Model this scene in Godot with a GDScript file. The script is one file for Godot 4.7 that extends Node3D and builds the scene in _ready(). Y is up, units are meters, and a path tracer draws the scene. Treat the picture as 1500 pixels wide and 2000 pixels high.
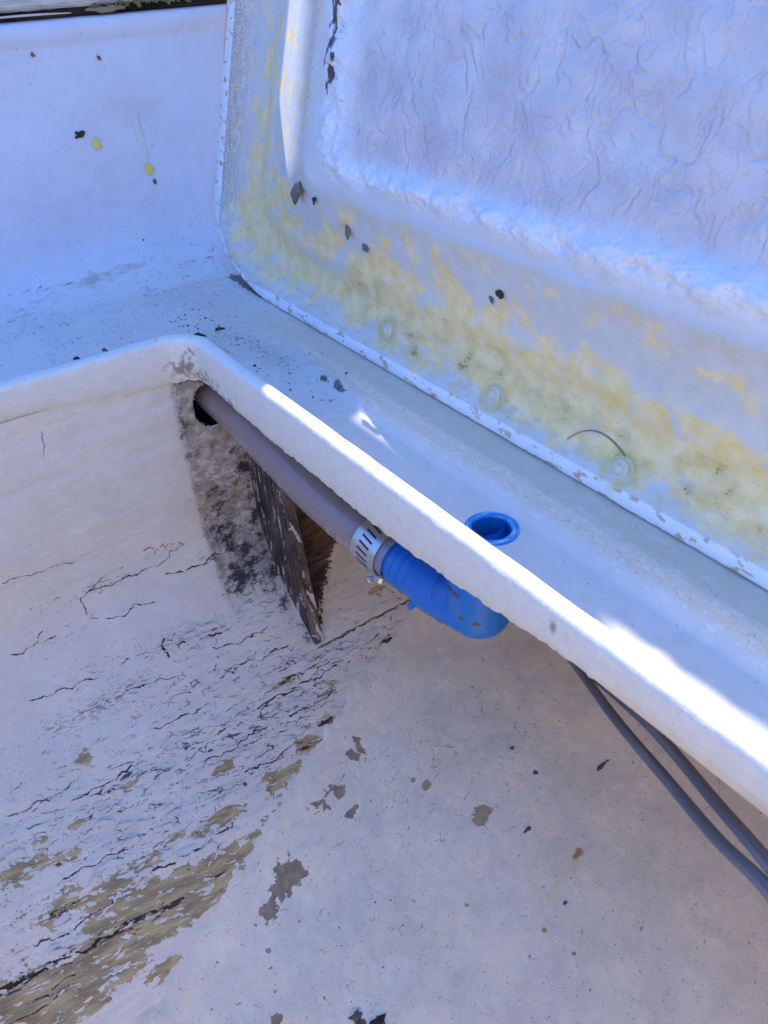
extends Node3D
# A boat's cockpit locker seen from above: x runs along the hinge side of the opening, z along its other side, y up.

const CORNER_R := 0.026
const HOLE := Vector2(0.367, -0.0500)
const LID_FOOT := Vector3(0, -0.002, -0.112)
const LEAN := 15.0
const HULL_Z0 := -0.39
const HULL_Z1 := 0.62
const HULL_L := 0.79
const WALL_Z0 := -0.22
const WALL_W := 0.64
const Q := 1.0

var mats := {}
var used := {}
var arc_y := PackedFloat32Array()
var na: FastNoiseLite
var nb_: FastNoiseLite
var nr_: FastNoiseLite

# ------------------------------------------------------------------ small helpers
func numbered(called: String) -> String:
	var k: int = used.get(called, 0)
	used[called] = k + 1
	return called if k == 0 else "%s_%03d" % [called, k]

func tag(o: Node3D, label: String, category: String, group := "", kind := "") -> void:
	o.set_meta("label", label)
	o.set_meta("category", category)
	if group: o.set_meta("group", group)
	if kind: o.set_meta("kind", kind)

func thing(called: String, label: String, category: String, at := Vector3.ZERO, group := "") -> Node3D:
	var o := Node3D.new()
	o.name = numbered(called)
	add_child(o, true)
	o.position = at
	tag(o, label, category, group)
	return o

func put(called: String, mesh: Mesh, m: Material, parent: Node3D = null) -> MeshInstance3D:
	var o := MeshInstance3D.new()
	o.mesh = mesh
	o.name = called if parent else numbered(called)
	o.material_override = m
	(parent if parent else self).add_child(o, true)
	return o

# runs back and forth between lo and hi once v leaves the stretch that a texture covers
func ping(v: float, lo: float, hi: float) -> float:
	if v <= hi: return v
	var d := fposmod(v - hi, 2.0 * (hi - lo))
	return hi - d if d < hi - lo else lo + d - (hi - lo)

func sm(a: float, b: float, x: float) -> float:
	var t := clampf((x - a) / (b - a), 0.0, 1.0)
	return t * t * (3.0 - 2.0 * t)

func noise(seed_: int, freq := 1.0, octaves := 4, kind := FastNoiseLite.TYPE_SIMPLEX_SMOOTH) -> FastNoiseLite:
	var n := FastNoiseLite.new()
	n.seed = seed_
	n.noise_type = kind
	n.frequency = freq
	n.fractal_type = FastNoiseLite.FRACTAL_FBM if octaves > 1 else FastNoiseLite.FRACTAL_NONE
	n.fractal_octaves = maxi(octaves, 1)
	return n

func cells(seed_: int) -> FastNoiseLite:
	var n := FastNoiseLite.new()
	n.seed = seed_
	n.noise_type = FastNoiseLite.TYPE_CELLULAR
	n.frequency = 1.0
	n.fractal_type = FastNoiseLite.FRACTAL_NONE
	n.cellular_return_type = FastNoiseLite.RETURN_DISTANCE2_SUB
	n.cellular_jitter = 1.0
	return n

# a grid of rows of points -> a smooth mesh. keep(row, column) may cut quads out.
func grid(P: Array, uv: Callable, flip := false, keep = null, wrap := false) -> ArrayMesh:
	var nr := P.size()
	var nc: int = P[0].size()
	var V := PackedVector3Array()
	var N := PackedVector3Array()
	var U := PackedVector2Array()
	V.resize(nr * nc); N.resize(nr * nc); U.resize(nr * nc)
	for i in nr:
		var row: PackedVector3Array = P[i]
		var up: PackedVector3Array = P[maxi(i - 1, 0)]
		var dn: PackedVector3Array = P[mini(i + 1, nr - 1)]
		for j in nc:
			var a: Vector3
			if wrap and (j == 0 or j == nc - 1):
				a = row[1] - row[nc - 2]
			else:
				a = row[mini(j + 1, nc - 1)] - row[maxi(j - 1, 0)]
			var b := dn[j] - up[j]
			var n := a.cross(b)
			if n.length_squared() < 1e-20:
				n = Vector3.UP
			n = n.normalized()
			V[i * nc + j] = row[j]
			N[i * nc + j] = -n if flip else n
			U[i * nc + j] = uv.call(row[j], i, j)
	var I := PackedInt32Array()
	for i in nr - 1:
		for j in nc - 1:
			if keep != null and not keep.call(i, j):
				continue
			var q := i * nc + j
			if flip:
				I.append_array([q, q + 1, q + nc, q + 1, q + nc + 1, q + nc])
			else:
				I.append_array([q, q + nc, q + 1, q + 1, q + nc, q + nc + 1])
	var A := []
	A.resize(Mesh.ARRAY_MAX)
	A[Mesh.ARRAY_VERTEX] = V
	A[Mesh.ARRAY_NORMAL] = N
	A[Mesh.ARRAY_TEX_UV] = U
	A[Mesh.ARRAY_INDEX] = I
	var me := ArrayMesh.new()
	me.add_surface_from_arrays(Mesh.PRIMITIVE_TRIANGLES, A)
	return me

# a tube of varying radius along points, ends closed
func tube(pts: PackedVector3Array, rad: PackedFloat32Array, sides := 32, closed := true, squash := 1.0) -> ArrayMesh:
	var P := []
	var n := pts.size()
	var ref := Vector3.UP
	var t0 := (pts[1] - pts[0]).normalized()
	if absf(t0.dot(ref)) > 0.9: ref = Vector3.RIGHT
	var frame := func(i: int) -> Array:
		var t := (pts[mini(i + 1, n - 1)] - pts[maxi(i - 1, 0)]).normalized()
		var a := t.cross(ref).normalized()
		return [a, a.cross(t).normalized()]
	var ring := func(i: int, r: float) -> PackedVector3Array:
		var f: Array = frame.call(i)
		var R := PackedVector3Array()
		for k in sides + 1:
			var w := TAU * k / sides
			R.append(pts[i] + (f[0] * cos(w) + f[1] * sin(w) * squash) * r)
		return R
	if closed: P.append(ring.call(0, 1e-5))
	for i in n: P.append(ring.call(i, rad[i]))
	if closed: P.append(ring.call(n - 1, 1e-5))
	var total := 0.0
	var at := PackedFloat32Array([0.0])
	for i in range(1, n):
		total += pts[i].distance_to(pts[i - 1])
		at.append(total)
	return grid(P, func(_p, i, j): return Vector2(float(j) / sides, at[clampi(i - (1 if closed else 0), 0, n - 1)]), false, null, true)

# profile of (radius, height) spun about y
func lathe(prof: PackedVector2Array, sides := 40) -> ArrayMesh:
	var P := []
	for p in prof:
		var R := PackedVector3Array()
		for k in sides + 1:
			var w := TAU * k / sides
			R.append(Vector3(maxf(p.x, 1e-6) * cos(w), p.y, maxf(p.x, 1e-6) * sin(w)))
		P.append(R)
	return grid(P, func(_p, i, j): return Vector2(float(j) / sides, float(i) / prof.size()), true, null, true)

# a box with chamfered edges
func bar(size: Vector3, c := 0.0015) -> ArrayMesh:
	var st := SurfaceTool.new()
	st.begin(Mesh.PRIMITIVE_TRIANGLES)
	st.set_smooth_group(-1)
	var h := size / 2.0
	var rings := []
	for q in [[-h.y, c], [-h.y + c, 0.0], [h.y - c, 0.0], [h.y, c]]:
		var e: float = q[1]
		var x := h.x - e
		var z := h.z - e
		var y: float = q[0]
		rings.append([Vector3(-x + c, y, -z), Vector3(x - c, y, -z), Vector3(x, y, -z + c), Vector3(x, y, z - c), Vector3(x - c, y, z), Vector3(-x + c, y, z), Vector3(-x, y, z - c), Vector3(-x, y, -z + c)])
	for i in 3:
		for j in 8:
			var a: Vector3 = rings[i][j]
			var b: Vector3 = rings[i][(j + 1) % 8]
			var d: Vector3 = rings[i + 1][j]
			var e2: Vector3 = rings[i + 1][(j + 1) % 8]
			for v in [a, b, d, b, e2, d]:
				st.set_uv(Vector2(v.x + v.z, v.y)); st.add_vertex(v)
	for j in range(1, 7):
		for v in [rings[0][0], rings[0][j + 1], rings[0][j]]: st.set_uv(Vector2(v.x, v.z)); st.add_vertex(v)
		for v in [rings[3][0], rings[3][j], rings[3][j + 1]]: st.set_uv(Vector2(v.x, v.z)); st.add_vertex(v)
	st.generate_normals()
	return st.commit()

# a thin irregular flake: outline from a wobbling ellipse, slightly domed
func flake(rx: float, rz: float, thick: float, seed_: int, sides := 11, rough := 0.35) -> ArrayMesh:
	var g := RandomNumberGenerator.new()
	g.seed = seed_
	var k := PackedFloat32Array()
	for i in sides: k.append(1.0 + g.randf_range(-rough, rough))
	var P := []
	for q in [[0.0, 1.0], [0.75, 0.9], [1.0, 0.55], [1.0, 0.0]]:
		var R := PackedVector3Array()
		for i in sides + 1:
			var w := TAU * i / sides
			var r: float = q[0] * k[i % sides]
			R.append(Vector3(rx * r * cos(w), thick * (q[1] + 0.25 * sin(w * 2.0) * q[0]), rz * r * sin(w)))
		P.append(R)
	return grid(P, func(p, _i, _j): return Vector2(p.x, p.z) * 20.0, true)

# ------------------------------------------------------------------ textures
# rowfn(y) -> [rgb bytes, height bytes]; rows are worked out in parallel and joined in order
func bake(h: int, w: int, rowfn: Callable) -> Array:
	var rows := []
	rows.resize(h)
	var task := WorkerThreadPool.add_group_task(func(y: int): rows[y] = rowfn.call(y), h, -1, true)
	WorkerThreadPool.wait_for_group_task_completion(task)
	var rgb := PackedByteArray()
	var ht := PackedByteArray()
	for r in rows:
		rgb.append_array(r[0])
		ht.append_array(r[1])
	return [ImageTexture.create_from_image(Image.create_from_data(w, h, false, Image.FORMAT_RGB8, rgb)), ImageTexture.create_from_image(Image.create_from_data(w, h, false, Image.FORMAT_L8, ht))]

func surface(t: Array, rough: float, relief_mm: float, spec := 0.4) -> StandardMaterial3D:
	var m := StandardMaterial3D.new()
	m.albedo_texture = t[0]
	m.roughness = rough
	m.metallic_specular = spec
	m.heightmap_enabled = true
	m.heightmap_texture = t[1]
	m.heightmap_scale = relief_mm * 0.1
	m.heightmap_flip_texture = false
	return m

func plain(c: Color, rough := 0.6, metal := 0.0, spec := 0.5) -> StandardMaterial3D:
	var m := StandardMaterial3D.new()
	m.albedo_color = c
	m.roughness = rough
	m.metallic = metal
	m.metallic_specular = spec
	return m

# sum of soft spots [x, y, rx, ry, strength]
func spots(L: Array, x: float, y: float) -> float:
	var s := 0.0
	for g: PackedFloat32Array in L:
		var a := (x - g[0]) / g[2]
		if a > 2.6 or a < -2.6: continue
		var b := (y - g[1]) / g[3]
		if b > 2.6 or b < -2.6: continue
		s += g[4] * exp(-a * a - b * b)
	return s

func packed(L: Array) -> Array:
	var o := []
	for g in L: o.append(PackedFloat32Array(g))
	return o

# peeling paint on the planked side. z, w (down the planks) in millimetres
func wall_texture() -> Array:
	var W := int(1500 * Q)
	var H := int(1450 * Q)
	var bare := packed([[305, 445, 26, 10, .75], [268, 455, 22, 8, .5], [290, 490, 26, 12, .6], [238, 500, 36, 14, .62], [238, 524, 46, 12, .75], [190, 534, 46, 12, .85], [150, 534, 34, 10, .8], [108, 534, 26, 8, .75],
		[165, 556, 40, 8, .7], [215, 556, 46, 8, .75], [280, 548, 50, 14, .85], [340, 548, 36, 18, .9], [300, 574, 60, 10, .7], [400, 520, 60, 40, .7], [140, 498, 26, 7, .55], [182, 490, 18, 6, .45],
		[220, 378, 8, 7, .95], [192, 423, 8, 5, .75], [282, 429, 10, 5, .6], [250, 432, 10, 4, .6], [109, 454, 12, 5, .65], [93, 457, 12, 5, .6], [68, 489, 10, 8, .8], [20, 478, 16, 9, .85], [-14, 466, 12, 5, .75], [118, 498, 16, 6, .6],
		[-127, 422, 12, 5, .85], [-144, 364, 14, 7, .7], [240, 588, 12, 8, .85], [226, 586, 8, 6, .7], [185, 588, 7, 5, .7], [200, 583, 6, 5, .6], [4, 407, 16, 3, .75], [70, 520, 24, 7, .6], [60, 500, 20, 6, .5], [44, 490, 14, 5, .55], [-30, 440, 10, 3, .6], [-40, 434, 8, 3, .5]])
	var deep := packed([[356, 526, 20, 4, .7], [320, 530, 40, 5, .55], [245, 537, 40, 4, .5], [198, 543, 40, 4, .5], [332, 553, 40, 5, .5], [136, 508, 20, 5, .6], [158, 516, 22, 4, .6], [22, 480, 12, 6, .7], [-14, 468, 12, 5, .8], [296, 497, 14, 5, .6], [-127, 422, 12, 5, .7], [4, 407, 14, 3, .6], [90, 500, 20, 5, .5]])
	var crackz := packed([[166, 226, 40, 8, .45], [122, 224, 30, 7, .6], [62, 214, 30, 8, .7], [40, 246, 24, 8, .8], [114, 307, 30, 9, .6], [61, 320, 34, 10, .95], [200, 258, 40, 12, .3], [169, 304, 40, 14, .35],
		[-2, 397, 30, 16, .8], [-49, 409, 30, 16, .8], [-120, 415, 40, 20, .6], [-24, 430, 30, 16, .9], [10, 442, 34, 18, .9], [57, 435, 50, 24, .65], [111, 423, 50, 24, .55], [166, 421, 50, 24, .5], [219, 419, 50, 20, .45], [268, 417, 50, 20, .45], [111, 363, 60, 16, .35], [56, 373, 40, 18, .45], [100, 470, 80, 16, .6], [200, 470, 60, 20, .5], [-10, 300, 20, 40, .7], [-10, 220, 22, 60, .55], [-20, 130, 24, 40, .35]])
	var smear := packed([[231, 339, 14, 8, .8], [205, 340, 20, 8, 1.0], [180, 340, 18, 8, 1.0], [150, 334, 22, 7, .8], [105, 313, 18, 5, .7], [74, 314, 14, 5, .9]])
	var mould := packed([[-5, 215, 14, 34, .9], [-14, 266, 15, 24, 1.0], [-36, 150, 9, 14, 1.1], [-41, 215, 6, 70, 1.0], [14, 225, 5, 22, .5], [4, 282, 14, 18, .9], [-34, 300, 10, 40, .8], [16, 70, 7, 26, .5], [-8, 40, 24, 9, .5], [-48, 375, 10, 8, .6], [8, 120, 14, 6, .35], [-10, 168, 30, 4, .5]])
	# long splits: [z, w, z, w, ...] and a width
	var splits := [[0.8, 163, 228, 131, 229, 114, 227, 100, 230, 78, 231, 65, 227, 62, 219, 51, 219], [0.6, 163, 228, 162, 244, 162, 252], [0.9, 74, 245, 55, 248, 36, 248, 8, 246], [0.7, 89, 208, 80, 207, 78, 214],
		[0.4, 145, 41, 147, 56, 150, 66], [1.6, 356, 526, 327, 530, 301, 532, 270, 536, 240, 536], [1.3, 47, 417, 10, 418, -23, 419, -54, 418], [1.4, 93, 319, 74, 322, 45, 326], [1.2, 102, 305, 107, 312, 104, 324],
		[0.6, 242, 258, 222, 257, 197, 258], [0.4, 224, 179, 188, 184, 153, 187], [0.7, 58, 366, 23, 371, -15, 373], [0.9, 4, 407, -22, 409, -49, 410], [0.6, 168, 339, 130, 341, 99, 350], [0.9, 241, 411, 204, 410, 184, 411],
		[0.9, 120, 442, 79, 441, 47, 440], [1.0, 207, 507, 166, 511, 121, 510], [0.6, 161, 258, 130, 264, 116, 259, 96, 264], [0.7, 242, 306, 208, 309, 177, 312], [0.9, 90, 470, 50, 473, 20, 470], [0.8, 280, 470, 240, 474, 206, 476],
		[0.7, 60, 340, 30, 344, -6, 345], [0.7, 150, 386, 118, 390, 90, 389], [0.8, 20, 440, -10, 444, -40, 441], [0.6, 300, 396, 262, 398, 232, 396], [0.9, 320, 510, 290, 514, 250, 512]]
	var segs := []
	for L: Array in splits:
		for i in range(1, L.size() - 3, 2): segs.append(PackedFloat32Array([L[i], L[i + 1], L[i + 2], L[i + 3], L[0]]))
	var n1 := noise(11, 1.0, 5)
	var n2 := noise(12, 1.0, 4)
	var n3 := noise(13, 1.0, 3)
	var nf := noise(14, 1.0, 2)
	var nw := noise(15, 1.0, 3)
	var c1 := cells(16)
	var c2 := cells(17)
	var row := func(py: int) -> Array:
		var rgb := PackedByteArray()
		var ht := PackedByteArray()
		rgb.resize(W * 3)
		ht.resize(W)
		var w := (py + 0.5) / H * 640.0
		var here := []
		for sg: PackedFloat32Array in segs:
			if w > minf(sg[1], sg[3]) - 7.0 and w < maxf(sg[1], sg[3]) + 7.0: here.append(sg)
		for px in W:
			var z := (WALL_Z0 + (px + 0.5) / W * WALL_W) * 1000.0
			var wz := z + 7.0 * nw.get_noise_2d(z * 0.03, w * 0.06)
			var wg := w + 0.13 * z * sm(220.0, 360.0, w)
			var ww := wg + 4.0 * nw.get_noise_2d(z * 0.03 + 90.0, w * 0.05)
			var fine := nf.get_noise_2d(z * 0.55, w * 0.55)
			var mid := n3.get_noise_2d(z * 0.05, w * 0.05)
			var big := n2.get_noise_2d(z * 0.012 + 40.0, w * 0.012)
			# paint that is still on
			var v := 1.0 + 0.035 * big + 0.03 * mid + 0.03 * fine
			var warm := clampf((90.0 - z) / 220.0, 0.0, 1.0) * 0.5
			var r := 217.0 * v
			var g := (210.0 - 3.0 * warm) * v
			var b := (192.0 - 18.0 * warm) * v
			var foot := sm(490.0, 575.0, w + 0.2 * z + 12.0 * big)
			r = lerpf(r, 233.0 * v, foot); g = lerpf(g, 218.0 * v, foot); b = lerpf(b, 193.0 * v, foot)
			var h := 0.72 + 0.05 * mid + 0.03 * fine
			# rust-coloured run lines along the planks
			var line := absf(w - 186.0 + 5.0 * big)
			if z > 15.0 and line < 2.2:
				var k := (1.0 - line / 2.2) * (0.22 + 0.2 * mid)
				g -= 24.0 * k; b -= 60.0 * k; h -= 0.15 * k
			var topline := absf(w - 32.0 - 3.0 * mid - 0.035 * z)
			if z > 10.0 and topline < 4.0:
				var k2 := (1.0 - topline / 4.0) * 0.35
				g -= 22.0 * k2; b -= 58.0 * k2
			# the weathered panel by the hose, and the bare brown wood behind the bracket
			var edge := 20.0 + 4.0 * nw.get_noise_2d(w * 0.06, 7.0) + 3.0 * mid
			var low := 300.0 + 45.0 * n2.get_noise_2d(z * 0.08, 3.0) - 0.9 * maxf(z + 25.0, 0.0)
			var st := sm(edge + 1.0, edge - 2.0, z + 4.0 * fine + 3.0 * n2.get_noise_2d(z * 0.2, w * 0.2)) * sm(low + 14.0, low - 22.0, w + 12.0 * fine) * sm(-56.0, -50.0, z)
			var md := spots(mould, z, w)
			var zb := -126.0 + maxf(w - 285.0, 0.0) * 0.82 + 8.0 * mid + 7.0 * nw.get_noise_2d(z * 0.2, w * 0.2)
			var br := sm(zb - 3.0, zb + 3.0, z + 3.0 * fine) * sm(-46.0, -52.0, z) * sm(385.0, 360.0, w + 8.0 * mid)
			if st > 0.0:
				var k := st * clampf(0.72 + 1.1 * n1.get_noise_2d(z * 0.045, w * 0.07) + 0.5 * n2.get_noise_2d(z * 0.2, w * 0.25), 0.15, 1.0)
				r = lerpf(r, 158.0 + 16.0 * fine, k); g = lerpf(g, 149.0 + 16.0 * fine, k); b = lerpf(b, 136.0 + 16.0 * fine, k)
				var um := n3.get_noise_2d(z * 0.03 + 7.0, w * 0.02)
				if um > 0.0:
					r = lerpf(r, 142.0, st * um * 1.3); g = lerpf(g, 124.0, st * um * 1.3); b = lerpf(b, 101.0, st * um * 1.3)
				h += st * (0.22 * n1.get_noise_2d(z * 0.10, w * 0.16) - 0.12)
			if md > 0.05:
				var q := 0.8 * n1.get_noise_2d(z * 0.05 + 20.0, w * 0.06) + 0.34 * n2.get_noise_2d(z * 0.2, w * 0.26) + 0.22 * fine + md * 0.62 - 0.30
				var k := clampf(q * 2.0, 0.0, 1.0) * 0.84
				r = lerpf(r, 150.0, minf(md, 1.0) * 0.4); g = lerpf(g, 142.0, minf(md, 1.0) * 0.4); b = lerpf(b, 132.0, minf(md, 1.0) * 0.4)
				r = lerpf(r, 44.0, k); g = lerpf(g, 43.0, k); b = lerpf(b, 45.0, k)
				h -= 0.16 * k
			if br > 0.0:
				var t := n1.get_noise_2d(z * 0.03, w * 0.12)
				var rust := clampf(sm(-80.0, -115.0, z) + t, 0.0, 1.0)
				r = lerpf(r, lerpf(64.0, 104.0, rust) + 20.0 * t, br); g = lerpf(g, lerpf(54.0, 78.0, rust) + 18.0 * t, br); b = lerpf(b, lerpf(48.0, 60.0, rust) + 16.0 * t, br)
				if fine > 0.42: r = lerpf(r, 150.0, br * 0.6); g = lerpf(g, 142.0, br * 0.6); b = lerpf(b, 132.0, br * 0.6)
				h = lerpf(h, 0.42 + 0.2 * t, br)
			# mildew smears in the grain
			var sme := spots(smear, z, w)
			if sme > 0.05:
				var k := clampf((n1.get_noise_2d(z * 0.10 + 5.0 + 0.25 * n2.get_noise_2d(z * 0.1, w * 0.1), wg * 0.30) + 0.30 * fine + 0.42 * sme - 0.34) * 2.0, 0.0, 1.0) * 0.55
				r = lerpf(r, 84.0, k); g = lerpf(g, 80.0, k); b = lerpf(b, 80.0, k)
			# flaking
			var cz := spots(crackz, z, w)
			var B := spots(bare, z, w)
			var a1 := n1.get_noise_2d(wz * 0.026, ww * 0.075)
			var a2 := n2.get_noise_2d(z * 0.12 + 3.0, wg * 0.22)
			var tail := 1.6 * sm(-16.0, -3.0, w - 509.0 - 0.483 * z - 0.12 * minf(z, 0.0) + 14.0 * mid + 8.0 * n2.get_noise_2d(z * 0.1, w * 0.1)) + 1.1 * sm(390.0, 250.0, w)
			var peel := B * 1.05 + 0.50 * a1 + 0.30 * a2 + 0.12 * fine - 0.40 - 0.22 * tail
			if peel > 0.0 and n1.get_noise_2d(wz * 0.045 + 17.0, ww * 0.16) + 0.25 * a2 > 0.30: peel = -0.03
			if peel > 0.0:
				var grain := n2.get_noise_2d(z * 0.045, wg * 0.6) + 0.5 * fine
				var tone := n3.get_noise_2d(z * 0.02 + 31.0, wg * 0.08)
				var k := clampf(0.5 + 1.3 * tone, 0.0, 1.0)
				r = lerpf(196.0, 160.0, k) + 26.0 * grain; g = lerpf(174.0, 140.0, k) + 25.0 * grain; b = lerpf(122.0, 102.0, k) + 22.0 * grain
				h = 0.40 + 0.10 * grain + 0.04 * fine
				var dp := spots(deep, z, w) + 0.75 * n1.get_noise_2d(wz * 0.022 + 9.0, ww * 0.22) + 0.25 * a2 - 0.42
				if dp > 0.0:
					var kk := clampf(dp * 9.0, 0.0, 1.0)
					r = lerpf(r, 74.0 + 30.0 * grain, kk); g = lerpf(g, 62.0 + 26.0 * grain, kk); b = lerpf(b, 54.0 + 22.0 * grain, kk)
					h -= 0.22 * kk
				if peel < 0.035:
					var kk := (1.0 - peel / 0.035) * 0.45
					r -= 60.0 * kk; g -= 58.0 * kk; b -= 50.0 * kk
			else:
				# edges that lift
				if peel > -0.07 and B > 0.05: h += 0.20 * (1.0 + peel / 0.07)
				var zone := clampf(cz + 0.12 * clampf((w - 300.0) / 60.0, 0.0, 1.0) * clampf((560.0 - w) / 40.0, 0.0, 1.0), 0.0, 1.0)
				if zone > 0.05:
					var gate := n3.get_noise_2d(z * 0.045 + 60.0, wg * 0.10)
					var e1 := c1.get_noise_2d(wz * 0.026, ww * 0.115) + 1.0
					var e2 := c2.get_noise_2d(wz * 0.05, ww * 0.25) + 1.0
					var wd := (0.075 * zone + 0.008) * clampf(gate * 2.6 + zone * 0.55 - 0.30, 0.0, 1.0)
					var c := clampf(1.0 - e1 / maxf(wd, 1e-4), 0.0, 1.0)
					var wd2 := 0.07 * zone * clampf(gate * 3.0 + zone * 0.5 - 0.62, 0.0, 1.0)
					c = maxf(c, 0.8 * clampf(1.0 - e2 / maxf(wd2, 1e-4), 0.0, 1.0))
					var dash := absf(n2.get_noise_2d(wz * 0.022 + 70.0, ww * 0.21))
					var dg := n3.get_noise_2d(z * 0.03 + 12.0, w * 0.12 + 9.0)
					if dash < 0.042 * zone and dg + zone * 0.4 > 0.40: c = 1.0
					if c > 0.0:
						c = minf(1.0, c * 2.2)
						r = lerpf(r, 58.0, c * 0.80); g = lerpf(g, 54.0, c * 0.80); b = lerpf(b, 52.0, c * 0.80)
						h -= 0.42 * c
					else:
						h += 0.10 * zone * a2
			# the long splits
			for sg: PackedFloat32Array in here:
				var jx := z + 2.2 * mid + 1.6 * n2.get_noise_2d(z * 0.12, w * 0.12)
				if jx > maxf(sg[0], sg[2]) + 2.0 or jx < minf(sg[0], sg[2]) - 2.0: continue
				var jy := w + 5.0 * n3.get_noise_2d(z * 0.035 + 5.0, w * 0.02) + 1.4 * n2.get_noise_2d(z * 0.12 + 9.0, w * 0.12)
				var ex := sg[2] - sg[0]
				var ey := sg[3] - sg[1]
				var tt := clampf(((jx - sg[0]) * ex + (jy - sg[1]) * ey) / (ex * ex + ey * ey), 0.0, 1.0)
				var dd := Vector2(jx - sg[0] - ex * tt, jy - sg[1] - ey * tt).length()
				var wid := 0.72 * sg[4] * clampf(0.75 + 1.1 * n3.get_noise_2d(z * 0.06 + 30.0, w * 0.02), 0.12, 1.5)
				if dd < wid:
					r = lerpf(r, 44.0, 0.88); g = lerpf(g, 40.0, 0.88); b = lerpf(b, 38.0, 0.88); h = 0.12
				elif dd < wid + 2.2 and peel <= 0.0: h += 0.12 * (1.0 - (dd - wid) / 2.2)
			# plank joint behind the bracket
			var jt := absf(w - 391.5 - 2.0 * mid)
			if z < -46.0 and jt < 1.3 and fine + mid > -0.35:
				r = lerpf(r, 60.0, 0.7); g = lerpf(g, 56.0, 0.7); b = lerpf(b, 54.0, 0.7); h = 0.25
			# specks of dirt
			if fine > 0.60 and mid > 0.1:
				r *= 0.62; g *= 0.6; b *= 0.6
			rgb[px * 3] = clampi(int(r), 0, 255)
			rgb[px * 3 + 1] = clampi(int(g), 0, 255)
			rgb[px * 3 + 2] = clampi(int(b), 0, 255)
			ht[px] = clampi(int(h * 255.0), 0, 255)
		return [rgb, ht]
	return bake(H, W, row)

const FLOOR_X0 := 0.05
const FLOOR_Z0 := -0.37
const FLOOR_W := 0.65

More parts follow.
